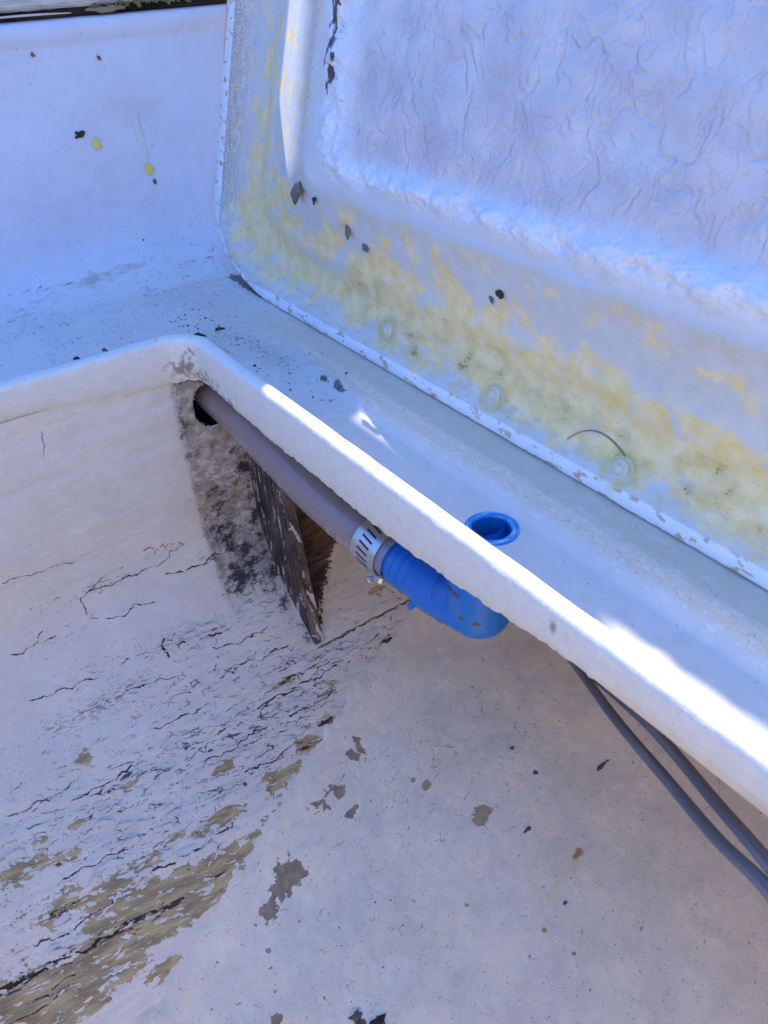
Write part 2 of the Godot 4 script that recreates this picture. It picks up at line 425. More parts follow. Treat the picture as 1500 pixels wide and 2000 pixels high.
func floor_texture() -> Array:
	var W := int(1500 * Q)
	var H := int(1500 * Q)
	var bare := packed([[268, 92, 11, 9, .8], [262, 102, 12, 10, .8], [273, 112, 9, 12, .8], [282, 132, 9, 11, .85], [254, 18, 4, 9, .85], [203, -27, 14, 5, .6], [209, -16, 10, 6, .6], [226, 16, 9, 8, .7], [360, 171, 6, 6, .8], [230, 40, 10, 14, .4]])
	var pale := packed([[343, -80, 8, 9, .95], [350, -73, 5, 7, .85], [283, -56, 5, 6, .9], [270, -50, 3, 3, .8], [310, 150, 3, 3, .5]])
	var rust := packed([[432, -122, 4, 5, 1.0], [433, -115, 3, 3, .8], [459, -50, 3, 3, .8], [399, -14, 3, 3, .7], [396, -20, 2, 2, .7], [489, -56, 2.5, 3, .8], [410, 82, 2.4, 2.4, .5]])
	var yel := packed([[438, -106, 5, 16, .5], [444, -76, 4, 18, .35]])
	var dark := packed([[388, -200, 2.4, 9, 1.0], [385, -99, 2.2, 8, .8], [349, -144, 4, 5, .7], [313, -147, 3, 3, .5], [407, 115, 8, 6, .8], [424, 103, 12, 4, 1.0], [440, 95, 8, 3, .9], [455, -80, 2, 2, .8], [340, 50, 2, 2, .8]])
	var craze := packed([[268, -70, 26, 50, .8], [350, -90, 30, 30, .5], [225, -135, 16, 26, .7], [268, -180, 20, 30, .5], [313, -147, 20, 26, .5], [300, -40, 30, 30, .45], [290, 30, 20, 30, .35], [360, 40, 40, 20, .3], [222, -30, 18, 40, .5], [350, 100, 40, 20, .25]])
	var n1 := noise(31, 1.0, 5)
	var n2 := noise(32, 1.0, 4)
	var n3 := noise(33, 1.0, 3)
	var nf := noise(34, 1.0, 2)
	var c1 := cells(36)
	var c2 := cells(37)
	var row := func(py: int) -> Array:
		var rgb := PackedByteArray()
		var ht := PackedByteArray()
		rgb.resize(W * 3)
		ht.resize(W)
		var z := (FLOOR_Z0 + (py + 0.5) / H * FLOOR_W) * 1000.0
		for px in W:
			var x := (FLOOR_X0 + (px + 0.5) / W * FLOOR_W) * 1000.0
			var fine := nf.get_noise_2d(x * 0.5, z * 0.5)
			var mid := n3.get_noise_2d(x * 0.06, z * 0.06)
			var clo := n1.get_noise_2d(x * 0.016, z * 0.016)
			var big := n2.get_noise_2d(x * 0.006, z * 0.006)
			var v := 1.0 + 0.05 * big + 0.055 * clo + 0.03 * mid + 0.022 * fine
			var warm := clampf(clo * 1.6 + mid * 0.6 - 0.12, 0.0, 1.0) + 0.4 * clampf((-60.0 - z) / 200.0, 0.0, 1.0)
			var r := (235.0 + 2.0 * warm) * v
			var g := (221.0 - 2.0 * warm) * v
			var b := (191.0 - 9.0 * warm) * v
			var h := 0.7 + 0.07 * mid + 0.04 * fine + 0.06 * n2.get_noise_2d(x * 0.2, z * 0.2)
			# lighter scuffs
			var sc := n1.get_noise_2d(x * 0.028 + 33.0, z * 0.05)
			if sc > 0.22:
				var k := minf((sc - 0.22) * 0.5, 0.08)
				r += 60.0 * k; g += 62.0 * k; b += 72.0 * k
			var e := n1.get_noise_2d(x * 0.085, z * 0.085) * 0.62 + 0.12 * fine
			var p := spots(bare, x, z) + e - 0.40
			if p > 0.0:
				var t := n2.get_noise_2d(x * 0.08, z * 0.08)
				r = 160.0 + 24.0 * t + 10.0 * fine; g = 138.0 + 22.0 * t + 10.0 * fine; b = 110.0 + 20.0 * t + 10.0 * fine
				h = 0.34 + 0.08 * t
				if p < 0.05: r -= 22.0; g -= 22.0; b -= 20.0
			elif p > -0.12:
				h += 0.12 * (1.0 + p / 0.12); r += 8.0 * (1.0 + p / 0.12); g += 8.0 * (1.0 + p / 0.12); b += 9.0 * (1.0 + p / 0.12)
			p = spots(pale, x, z) + e * 0.8 - 0.42
			if p > 0.0:
				r = 180.0 + 8.0 * fine; g = 160.0 + 8.0 * fine; b = 122.0 + 8.0 * fine
				h = 0.36
				if p < 0.04: r -= 30.0; g -= 29.0; b -= 26.0
			p = spots(rust, x, z) + e * 0.9 + 0.2 * fine - 0.48
			if p > 0.0:
				var k := minf(p * 6.0, 0.9)
				r = lerpf(r, 186.0, k); g = lerpf(g, 128.0, k); b = lerpf(b, 72.0, k)
			p = spots(yel, x, z)
			if p > 0.03: b -= 40.0 * p; r += 4.0 * p
			p = spots(dark, x, z) + e - 0.44
			if p > 0.0:
				var k := minf(p * 5.0, 0.85)
				r = lerpf(r, 66.0, k); g = lerpf(g, 62.0, k); b = lerpf(b, 64.0, k); h -= 0.2 * k
			# hair cracks
			var cz := spots(craze, x, z)
			if cz > 0.08:
				var gate := n3.get_noise_2d(x * 0.05 + 80.0, z * 0.05)
				var wx := x + 5.0 * mid
				var e1 := c1.get_noise_2d(wx * 0.09, z * 0.075) + 1.0
				var wd := 0.034 * clampf(gate * 2.4 + cz - 0.42, 0.0, 1.0)
				if e1 < wd:
					var k := (1.0 - e1 / wd) * 0.8
					r = lerpf(r, 92.0, k); g = lerpf(g, 88.0, k); b = lerpf(b, 86.0, k); h -= 0.3 * k
			# dirt specks, some of them larger
			var sp := c2.get_noise_2d(x * 0.11, z * 0.11) + 1.0
			var hs := n2.get_noise_2d(x * 0.07 + 15.0, z * 0.07 + 5.0)
			if fine > 0.58 and hs > 0.12:
				r *= 0.58; g *= 0.57; b *= 0.58
			elif hs > 0.52 and sp < 0.05:
				r *= 0.72; g *= 0.71; b *= 0.71
			rgb[px * 3] = clampi(int(r), 0, 255)
			rgb[px * 3 + 1] = clampi(int(g), 0, 255)
			rgb[px * 3 + 2] = clampi(int(b), 0, 255)
			ht[px] = clampi(int(h * 255.0), 0, 255)
		return [rgb, ht]
	return bake(H, W, row)

# inside of the lid: x from -200 mm, s (up from the hinge edge) from 0; returns stained laminate
func lid_texture() -> Array:
	var W := int(1800 * Q)
	var H := int(720 * Q)
	var yl := packed([[20, 52, 110, 34, .40], [150, 62, 120, 36, .50], [280, 56, 110, 36, .52], [400, 46, 120, 34, .50], [520, 42, 90, 34, .52], [-60, 62, 60, 26, .36], [-95, 120, 34, 70, .55], [-90, 215, 24, 60, .34], [-120, 70, 30, 30, .5], [-20, 100, 40, 26, .28], [-40, 128, 14, 26, .3]])
	var blank := packed([[70, 66, 14, 10, .8], [40, 52, 16, 8, .55], [215, 70, 26, 10, .7], [195, 78, 10, 12, .5], [20, 92, 16, 12, .5], [330, 92, 60, 14, .5], [430, 84, 60, 14, .5], [300, 74, 24, 8, .3]])
	var grime := packed([[205, 30, 40, 14, .9], [330, 34, 40, 12, .7], [390, 30, 36, 12, .9], [470, 30, 40, 14, .8], [255, 40, 40, 16, .7], [160, 40, 30, 16, .5], [110, 50, 30, 20, .4], [95, 108, 6, 4, .6]])
	var void_ := packed([[70, 262, 7, 22, 1.0], [74, 222, 7, 18, 1.0], [71, 290, 6, 20, .9]])
	var n1 := noise(51, 1.0, 5)
	var n2 := noise(52, 1.0, 4)
	var n3 := noise(53, 1.0, 3)
	var nf := noise(54, 1.0, 2)
	var nuts := [Vector2(146, 30), Vector2(284, 24), Vector2(407, 20)]
	var row := func(py: int) -> Array:
		var rgb := PackedByteArray()
		var ht := PackedByteArray()
		rgb.resize(W * 3)
		ht.resize(W)
		var s := (py + 0.5) / H * 320.0
		for px in W:
			var x := -200.0 + (px + 0.5) / W * 800.0
			var el := (x + 190.0) / 233.0
			var eb := s / 126.0
			var e := minf(el, eb)
			e -= 0.12 * maxf(0.0, 1.0 - absf(el - eb) / 0.35) * clampf(1.2 - e, 0.0, 1.0)
			var fine := nf.get_noise_2d(x * 0.5, s * 0.5)
			var mid := n3.get_noise_2d(x * 0.05, s * 0.05)
			var big := n2.get_noise_2d(x * 0.012, s * 0.012)
			var v := 1.0 + 0.03 * big + 0.025 * mid + 0.015 * fine
			var r := 192.0 * v
			var g := 194.0 * v
			var b := 194.0 * v
			var h := 0.5 + 0.03 * fine
			var core := sm(1.20, 1.36, e + 0.10 * mid)
			if core > 0.0:
				var wx := x + 14.0 * n2.get_noise_2d(x * 0.02, s * 0.02)
				var ws := s + 14.0 * n2.get_noise_2d(x * 0.02 + 50.0, s * 0.02)
				var q1 := absf(n2.get_noise_2d(wx * 0.020, ws * 0.011))
				var q2 := absf(n2.get_noise_2d((wx + ws) * 0.014 + 40.0, (wx - ws) * 0.009))
				var q3 := absf(n1.get_noise_2d(wx * 0.032 + 80.0, ws * 0.024))
				var ga := n3.get_noise_2d(x * 0.013, s * 0.016)
				var wr := 0.5 * maxf(0.0, 1.0 - q1 / 0.13) * clampf(0.5 + 2.4 * ga, 0.0, 1.0) + 0.55 * maxf(0.0, 1.0 - q2 / 0.12) * clampf(0.4 - 2.4 * ga, 0.0, 1.0) + 0.3 * maxf(0.0, 1.0 - q3 / 0.13)
				var t := n1.get_noise_2d(x * 0.02 + 70.0, s * 0.02)
				r = lerpf(r, 184.0 + 18.0 * t + 5.0 * fine, core); g = lerpf(g, 181.0 + 18.0 * t + 5.0 * fine, core); b = lerpf(b, 182.0 + 14.0 * t + 5.0 * fine, core)
				h += core * (0.5 * wr - 0.1 + 0.04 * n1.get_noise_2d(x * 0.05, s * 0.05))
			# resin worked over the edge of the core
			var seam := exp(-pow((e - 1.17 - 0.05 * mid) / 0.085, 2.0))
			r += 16.0 * seam; g += 18.0 * seam; b += 20.0 * seam
			h += seam * 0.45 * n1.get_noise_2d(x * 0.06 + 11.0, s * 0.10)
			# cloth weave showing through
			var wv := sm(0.10, 0.2, e) * sm(1.06, 0.98, e) * (0.10 + 0.90 * sm(0.45, 0.65, el) * sm(1.12, 1.0, el) * sm(110.0, 130.0, s + 60.0))
			if wv > 0.0:
				var wob := 1.6 * n3.get_noise_2d(x * 0.02, s * 0.02)
				h += wv * (0.05 + 0.17 * sm(0.5, 0.6, el)) * (sin((x + wob) * TAU / 5.2) * sin((s + wob) * TAU / 5.2) + 0.3 * fine)
			# brown tide mark along the foot of the core
			var tide := exp(-pow((e - 0.97 - 0.05 * mid) / 0.07, 2.0)) * sm(-40.0, 30.0, x) * (0.45 + 0.7 * big)
			if tide > 0.0:
				g -= 18.0 * tide; b -= 48.0 * tide; r -= 4.0 * tide
			# yellow stain
			var band := sm(0.07, 0.16, e + 0.05 * mid) * sm(1.0, 0.9, e)
			var ye := (spots(yl, x, s) - spots(blank, x, s) * 0.6 + 0.72 * n1.get_noise_2d(x * 0.026, s * 0.036) + 0.24 * n2.get_noise_2d(x * 0.07, s * 0.09) + 0.09 * fine - 0.10) * 2.6
			ye = clampf(ye, 0.0, 1.0) * band
			if ye > 0.0:
				var t := n1.get_noise_2d(x * 0.05 + 20.0, s * 0.05)
				r = lerpf(r, 232.0 + 16.0 * t, ye * 0.92); g = lerpf(g, 204.0 + 20.0 * t, ye * 0.92); b = lerpf(b, 132.0 + 46.0 * t, ye * 0.92)
				h -= 0.02 * ye
			var cream := 0.45 * sm(0.06, 0.14, e) * sm(0.95, 0.5, e) * (0.7 + 0.8 * mid)
			if cream > 0.0:
				r = lerpf(r, 214.0, cream); g = lerpf(g, 203.0, cream); b = lerpf(b, 172.0, cream)
			var gr := spots(grime, x, s)
			if gr > 0.05:
				var t := n1.get_noise_2d(x * 0.032 + 3.0, s * 0.045)
				var k := clampf(gr * 0.22 + t * 0.6, 0.0, 0.6) * band
				r = lerpf(r, 184.0, k); g = lerpf(g, 158.0, k); b = lerpf(b, 96.0, k)
				if t + 0.4 * fine + gr * 0.2 > 0.74:
					r *= 0.66; g *= 0.66; b *= 0.64
			# grey weathering on the outer rim of the left side
			var rimw := sm(0.30, 0.05, el) * sm(40.0, 90.0, s)
			if rimw > 0.0:
				var k := clampf(rimw * 0.75 + 0.8 * n1.get_noise_2d(x * 0.2, s * 0.05), 0.0, 0.75) * rimw
				r = lerpf(r, 138.0, k); g = lerpf(g, 128.0, k); b = lerpf(b, 112.0, k)
				if fine > 0.25 and el < 0.22: r = 214.0; g = 214.0; b = 212.0
			# chipped gel coat near the rim
			var chip := n1.get_noise_2d(x * 0.055 + 4.0, s * 0.12) + 0.2 * fine
			if e > 0.07 and e < 0.2 and chip > 0.16:
				var ck := clampf((chip - 0.16) * 5.0, 0.0, 0.7)
				r = lerpf(r, 196.0, ck); g = lerpf(g, 182.0, ck); b = lerpf(b, 162.0, ck); h -= 0.10 * ck
			if e <= 0.08:
				r = 218.0 * v; g = 222.0 * v; b = 226.0 * v
				if chip > 0.34: r = 186.0; g = 164.0; b = 140.0; h -= 0.1
			# rings of rust round the hinge bolts
			for nb: Vector2 in nuts:
				var d := Vector2(x, s).distance_to(nb)
				if d < 22.0:
					var k := exp(-pow((d - 10.0) / 4.0, 2.0)) * (0.55 + 0.8 * mid)
					r = lerpf(r, 196.0, k); g = lerpf(g, 178.0, k); b = lerpf(b, 110.0, k)
					if d > 9.0 and d < 13.0: h += 0.16 * (x - nb.x) / 13.0
			# holes in the resin
			var vo := spots(void_, x, s)
			if vo > 0.03:
				var k := n1.get_noise_2d(x * 0.11, s * 0.06) + 0.25 * fine + vo * 0.75 - 0.5
				if k > 0.0:
					r = 60.0 + 26.0 * fine; g = 46.0 + 24.0 * fine; b = 42.0 + 22.0 * fine; h -= 0.4
			var hs := n2.get_noise_2d(x * 0.06 + 15.0, s * 0.06 + 5.0)
			if fine > 0.66 and hs > 0.22:
				r *= 0.7; g *= 0.66; b *= 0.64
			rgb[px * 3] = clampi(int(r), 0, 255)
			rgb[px * 3 + 1] = clampi(int(g), 0, 255)
			rgb[px * 3 + 2] = clampi(int(b), 0, 255)
			ht[px] = clampi(int(h * 255.0), 0, 255)
		return [rgb, ht]
	return bake(H, W, row)

# painted ledge round the opening: x from -170 mm, z from -170 mm
func ledge_texture() -> Array:
	var W := int(1545 * Q)
	var H := int(650 * Q)
	var dirt := packed([[30, -50, 40, 16, 1.0], [0, -30, 30, 16, .8], [60, -56, 30, 14, .6], [-30, -60, 50, 20, .45], [-60, 40, 30, 60, .3], [-90, -60, 60, 40, .4]])
	var dark := packed([[138, -66, 10, 5, 1.0], [115, -64, 5, 3.5, 1.0], [-90, -117, 30, 6, 1.1], [-130, -120, 26, 7, 1.1], [-60, -118, 20, 4, .9]])
	var n1 := noise(71, 1.0, 5)
	var n2 := noise(72, 1.0, 4)
	var n3 := noise(73, 1.0, 3)
	var nf := noise(74, 1.0, 2)
	var c1 := cells(76)
	var row := func(py: int) -> Array:
		var rgb := PackedByteArray()
		var ht := PackedByteArray()
		rgb.resize(W * 3)
		ht.resize(W)
		var z := -170.0 + (py + 0.5) * 0.55 / Q
		for px in W:
			var x := -170.0 + (px + 0.5) * 0.55 / Q
			var fine := nf.get_noise_2d(x * 0.5, z * 0.5)
			var mid := n3.get_noise_2d(x * 0.05, z * 0.05)
			var big := n2.get_noise_2d(x * 0.012, z * 0.012)
			var v := 1.0 + 0.025 * big + 0.02 * mid + 0.015 * fine
			var r := 202.0 * v
			var g := 200.0 * v
			var b := 194.0 * v
			var h := 0.6 + 0.05 * mid + 0.03 * fine
			# worn, dusty strip along the gutter edge; warm grey band under the lid
			var along := 0.6 * n1.get_noise_2d(x * 0.012, z * 0.14) + 0.6 * n1.get_noise_2d(x * 0.05, z * 0.09 + 40.0)
			var k := exp(-pow((z + 76.0 + 4.0 * mid) / 5.0, 2.0)) * sm(60.0, 140.0, x) * (0.6 + 1.2 * along) + 1.15 * sm(-64.0, -80.0, z + 5.0 * along) * sm(-60.0, 40.0, x) * (0.8 + 0.9 * along)
			k = clampf(k, 0.0, 0.9)
			r = lerpf(r, 198.0, k); g = lerpf(g, 186.0, k); b = lerpf(b, 164.0, k)
			var flk := exp(-pow((z + 76.0) / 9.0, 2.0)) * sm(30.0, 140.0, x)
			if flk > 0.1:
				var e := n1.get_noise_2d(x * 0.07 + 9.0, z * 0.22) + 0.2 * fine
				if e > 0.20: h += 0.22 * flk; r += 9.0; g += 9.0; b += 9.0
				elif e > 0.15: r -= 34.0 * flk; g -= 34.0 * flk; b -= 36.0 * flk
			# grit in the corner
			var dd := spots(dirt, x, z)
			if dd > 0.05:
				var t := n1.get_noise_2d(x * 0.16, z * 0.16) + 0.4 * fine
				var q := clampf(dd * 0.34 + t * 0.35, 0.0, 0.5)
				r = lerpf(r, 158.0, q); g = lerpf(g, 152.0, q); b = lerpf(b, 146.0, q)
				if t + dd * 0.12 > 0.66: r = 110.0; g = 98.0; b = 92.0; h += 0.10
				elif t - dd * 0.10 < -0.50: r = 190.0; g = 172.0; b = 152.0; h -= 0.08
			var dk := spots(dark, x, z) + 0.5 * n1.get_noise_2d(x * 0.09, z * 0.12) + 0.15 * fine - 0.42
			if dk > 0.0:
				var t := n2.get_noise_2d(x * 0.15, z * 0.15)
				var q := minf(dk * 9.0, 0.92)
				r = lerpf(r, 98.0 + 50.0 * t, q); g = lerpf(g, 94.0 + 50.0 * t, q); b = lerpf(b, 90.0 + 48.0 * t, q); h -= 0.25 * q
			# crazing toward the coaming
			var cz := sm(-40.0, -110.0, x) * (0.6 + mid)
			if cz > 0.1:
				var e1 := c1.get_noise_2d(x * 0.05 + mid, z * 0.10) + 1.0
				var gate := n3.get_noise_2d(x * 0.03 + 40.0, z * 0.03)
				if e1 < 0.035 * cz and gate > -0.05: r -= 70.0; g -= 70.0; b -= 66.0; h -= 0.2
			var hs := n2.get_noise_2d(x * 0.06 + 15.0, z * 0.06 + 5.0)
			if fine > 0.60 and hs > 0.26:
				r *= 0.6; g *= 0.6; b *= 0.62
			rgb[px * 3] = clampi(int(r), 0, 255)
			rgb[px * 3 + 1] = clampi(int(g), 0, 255)
			rgb[px * 3 + 2] = clampi(int(b), 0, 255)
			ht[px] = clampi(int(h * 255.0), 0, 255)
		return [rgb, ht]
	return bake(H, W, row)

# coaming: z from -260 mm, t (arc up from the ledge) from 0 to 360 mm
func coaming_texture() -> Array:
	var W := int(800 * Q)
	var H := int(640 * Q)
	var smut := packed([[20, 40, 44, 7, .9], [-30, 46, 30, 5, .6], [90, 30, 30, 6, .6], [100, 16, 30, 8, .4], [-90, 30, 40, 12, .3]])
	var stain := packed([[-20, 130, 50, 30, .25], [60, 110, 40, 40, .2], [-60, 190, 40, 20, .2], [-80, 200, 20, 14, .3]])
	var n1 := noise(91, 1.0, 5)
	var n2 := noise(92, 1.0, 4)
	var n3 := noise(93, 1.0, 3)
	var nf := noise(94, 1.0, 2)
	var c1 := cells(96)
	var row := func(py: int) -> Array:
		var rgb := PackedByteArray()
		var ht := PackedByteArray()
		rgb.resize(W * 3)
		ht.resize(W)
		var t := (py + 0.5) * 0.5 / Q
		for px in W:
			var z := -260.0 + (px + 0.5) * 0.5 / Q
			var fine := nf.get_noise_2d(z * 0.5, t * 0.5)
			var mid := n3.get_noise_2d(z * 0.045, t * 0.045)
			var big := n2.get_noise_2d(z * 0.01, t * 0.01)
			var v := 1.0 + 0.02 * big + 0.015 * mid + 0.012 * fine
			var r := 196.0 * v
			var g := 202.0 * v
			var b := 213.0 * v
			var h := 0.6 + 0.05 * mid + 0.02 * fine
			var st := spots(stain, z, t)
			if st > 0.03:
				var k := clampf(st + 0.4 * mid, 0.0, 0.4)
				r = lerpf(r, 178.0, k); g = lerpf(g, 178.0, k); b = lerpf(b, 184.0, k)
			var join := sm(75.0, 10.0, t + 14.0 * mid)
			r = lerpf(r, 200.0 * v, join); g = lerpf(g, 200.0 * v, join); b = lerpf(b, 198.0 * v, join)
			var k2 := clampf(spots(smut, z, t) * 0.9 + 0.7 * n1.get_noise_2d(z * 0.05, t * 0.14) - 0.34, 0.0, 0.6)
			if k2 > 0.0:
				r = lerpf(r, 160.0, k2); g = lerpf(g, 150.0, k2); b = lerpf(b, 142.0, k2)
			# craze lines where the wall turns into the ledge
			var cz := sm(90.0, 20.0, t) + 0.7 * sm(-60.0, -110.0, z) * sm(120.0, 50.0, t)
			if cz > 0.1:
				var e1 := c1.get_noise_2d(z * 0.07 + 2.0 * mid, t * 0.035) + 1.0
				var gate := n3.get_noise_2d(z * 0.03 + 40.0, t * 0.03)
				if e1 < 0.024 * cz and gate > -0.02: r -= 62.0; g -= 64.0; b -= 62.0; h -= 0.2
			# scratches
			var sl := absf(n2.get_noise_2d(z * 0.05 + t * 0.03, t * 0.016 + 9.0))
			if sl < 0.004 and n3.get_noise_2d(z * 0.02 + 4.0, t * 0.02) > 0.28: r -= 46.0; g -= 48.0; b -= 46.0
			var hs := n2.get_noise_2d(z * 0.05 + 15.0, t * 0.05 + 5.0)
			if fine > 0.62 and hs > 0.30:
				r *= 0.62; g *= 0.56; b *= 0.56
			rgb[px * 3] = clampi(int(r), 0, 255)
			rgb[px * 3 + 1] = clampi(int(g), 0, 255)
			rgb[px * 3 + 2] = clampi(int(b), 0, 255)
			ht[px] = clampi(int(h * 255.0), 0, 255)
		return [rgb, ht]
	return bake(H, W, row)

# paint on the lip: u runs along its edge (x - z, from -220 mm), v is height (from -60 mm)
func lip_texture() -> Array:
	var W := int(1400 * Q)
	var H := int(160 * Q)
	var dirt := packed([[0, -18, 16, 12, 1.0], [30, -26, 30, 8, .7], [10, -2, 6, 8, .8], [60, -34, 40, 6, .5], [-14, -22, 14, 8, .6]])
	var rubbed := packed([[470, -4, 3, 6, 1.0], [330, -14, 4, 3, .4]])
	var n1 := noise(81, 1.0, 4)
	var n3 := noise(83, 1.0, 3)
	var nf := noise(84, 1.0, 2)
	var row := func(py: int) -> Array:
		var rgb := PackedByteArray()
		var ht := PackedByteArray()
		rgb.resize(W * 3)
		ht.resize(W)
		var y := -60.0 + (py + 0.5) / H * 90.0
		for px in W:
			var u := -220.0 + (px + 0.5) / W * 860.0
			var fine := nf.get_noise_2d(u * 0.45, y * 0.45)
			var mid := n3.get_noise_2d(u * 0.05, y * 0.08)
			var v := 1.0 + 0.03 * mid + 0.02 * fine
			var low := sm(-4.0, -40.0, y) * 0.5
			var r := (216.0 - 4.0 * low) * v
			var g := (213.0 - 8.0 * low) * v
			var b := (200.0 - 18.0 * low) * v
			var h := 0.5 + 0.10 * n1.get_noise_2d(u * 0.2, y * 0.2) + 0.10 * fine
			var ds := spots(dirt, u, y)
			var k := clampf(ds * 0.75 + 0.9 * n1.get_noise_2d(u * 0.09 + 7.0, y * 0.12) - 0.30, 0.0, 0.75) * minf(ds * 3.0, 1.0)
			r = lerpf(r, 118.0, k); g = lerpf(g, 106.0, k); b = lerpf(b, 94.0, k)
			k = clampf(spots(rubbed, u, y) - 0.3 + 0.4 * fine, 0.0, 0.7)
			r = lerpf(r, 100.0, k); g = lerpf(g, 100.0, k); b = lerpf(b, 108.0, k)
			if fine > 0.62 and mid > 0.1:
				r *= 0.7; g *= 0.68; b *= 0.66
			rgb[px * 3] = clampi(int(r), 0, 255)
			rgb[px * 3 + 1] = clampi(int(g), 0, 255)
			rgb[px * 3 + 2] = clampi(int(b), 0, 255)
			ht[px] = clampi(int(h * 255.0), 0, 255)
		return [rgb, ht]
	return bake(H, W, row)

# dark weathered boards; along u the grain
func wood_texture(seed_: int, c0: Color, c1: Color, paint: float, W := 512, H := 256) -> Array:
	var n1 := noise(seed_, 1.0, 4)
	var n2 := noise(seed_ + 1, 1.0, 4)
	var row := func(py: int) -> Array:
		var rgb := PackedByteArray()
		var ht := PackedByteArray()
		rgb.resize(W * 3)
		ht.resize(W)
		for px in W:
			var g := n1.get_noise_2d(px * 0.008, py * 0.16)
			var t := n2.get_noise_2d(px * 0.02, py * 0.03)
			var k := clampf(0.5 + 0.8 * g + 0.7 * t, 0.0, 1.0)
			var c := c0.lerp(c1, k)
			var h := 0.4 + 0.3 * g
			if paint > 0.0 and n2.get_noise_2d(px * 0.012 + 60.0, py * 0.07) + 0.3 * n1.get_noise_2d(px * 0.1, py * 0.1) > 0.62 - paint:
				c = Color8(186, 182, 176)
				h = 0.8
			rgb[px * 3] = clampi(int(c.r * 255.0), 0, 255)
			rgb[px * 3 + 1] = clampi(int(c.g * 255.0), 0, 255)
			rgb[px * 3 + 2] = clampi(int(c.b * 255.0), 0, 255)
			ht[px] = clampi(int(h * 255.0), 0, 255)
		return [rgb, ht]
	return bake(H, W, row)

# plastic with dust and scuffs on it
func dusty_texture(seed_: int, c: Color, dust: Color, most: float) -> Array:
	var n1 := noise(seed_, 1.0, 5)
	var n2 := noise(seed_ + 1, 1.0, 3)
	var row := func(py: int) -> Array:
		var rgb := PackedByteArray()
		var ht := PackedByteArray()
		rgb.resize(256 * 3)
		ht.resize(256)
		for px in 256:
			var d := n1.get_noise_2d(px * 0.02, py * 0.02)
			var f := n2.get_noise_2d(px * 0.25, py * 0.25)
			var k := clampf(0.22 + 1.2 * d + 0.4 * f, 0.0, 1.0) * most
			if absf(n1.get_noise_2d(px * 0.004 + 50.0, py * 0.05)) < 0.012 and f > 0.0: k = minf(1.0, k + 0.3)
			var q := c.lerp(dust, k)
			rgb[px * 3] = clampi(int(q.r * 255.0), 0, 255)
			rgb[px * 3 + 1] = clampi(int(q.g * 255.0), 0, 255)
			rgb[px * 3 + 2] = clampi(int(q.b * 255.0), 0, 255)
			ht[px] = clampi(int((0.5 + 0.25 * f + 0.2 * d) * 255.0), 0, 255)
		return [rgb, ht]
	return bake(256, 256, row)

# ------------------------------------------------------------------ shapes of the moulding
func hull_x(y: float, z: float) -> float:
	var s := maxf(0.0, (-0.2 - y) / 0.21)
	if s > 1.0: return 0.194 + 0.4 / 0.21 * (-0.41 - y)
	return -0.006 + s * s * 0.2 + 0.0 * z

func hull_y_at(x: float) -> float:
	var f := maxf(0.0, (x + 0.006) / 0.2)
	return -0.2 - 0.21 * sqrt(f) if f < 1.0 else -0.41 - (x - 0.194) * 0.525

# the bottom meets the planking along this line
func foot_y(z: float) -> float:
	return -0.413 - 0.225 * z

func hull_y(w: float) -> float:
	var i := 0
	var f := w / HULL_L * (arc_y.size() - 1)
	i = clampi(int(f), 0, arc_y.size() - 2)
	return lerpf(arc_y[i], arc_y[i + 1], f - i)

func gap_to_opening(x: float, z: float) -> float:
	var px := CORNER_R - x
	var pz := CORNER_R - z
	if px > 0.0 and pz > 0.0:
		return sqrt(px * px + pz * pz) - CORNER_R
	return maxf(-x, -z)

func ledge_y(x: float, z: float, d: float) -> float:
	var wr := sm(-0.01, 0.10, x)
	var gut := lerpf(-0.022, -0.004, sm(-0.0705, -0.088, z))
	var base := lerpf(-0.004, gut, wr)
	var wav := 0.0007 * na.get_noise_2d(x * 22.0, z * 22.0)
	if d < 0.005:
		var a := maxf(0.0, 1.0 - pow((0.005 - d) / 0.0038, 2.0))
		return 0.0055 + 0.0040 * sqrt(a) + wav
	return lerpf(0.0095, base, sm(0.009, 0.032, d)) + 0.0006 * sm(0.004, 0.010, d) * sm(0.016, 0.010, d) + wav

func rim_bottom(x: float, z: float) -> float:
	var y := 0.0
	if x < 0.02:
		y = lerpf(-0.034, -0.020, sm(0.03, 0.18, z))
	elif x < 0.3:
		y = lerpf(-0.034, -0.039, sm(0.02, 0.12, x))
	else:
		y = lerpf(-0.039, -0.018, sm(0.30, 0.56, x))
	return y + 0.0024 * na.get_noise_2d(x * 40.0, z * 40.0) + 0.0016 * na.get_noise_2d(x * 150.0, z * 150.0)

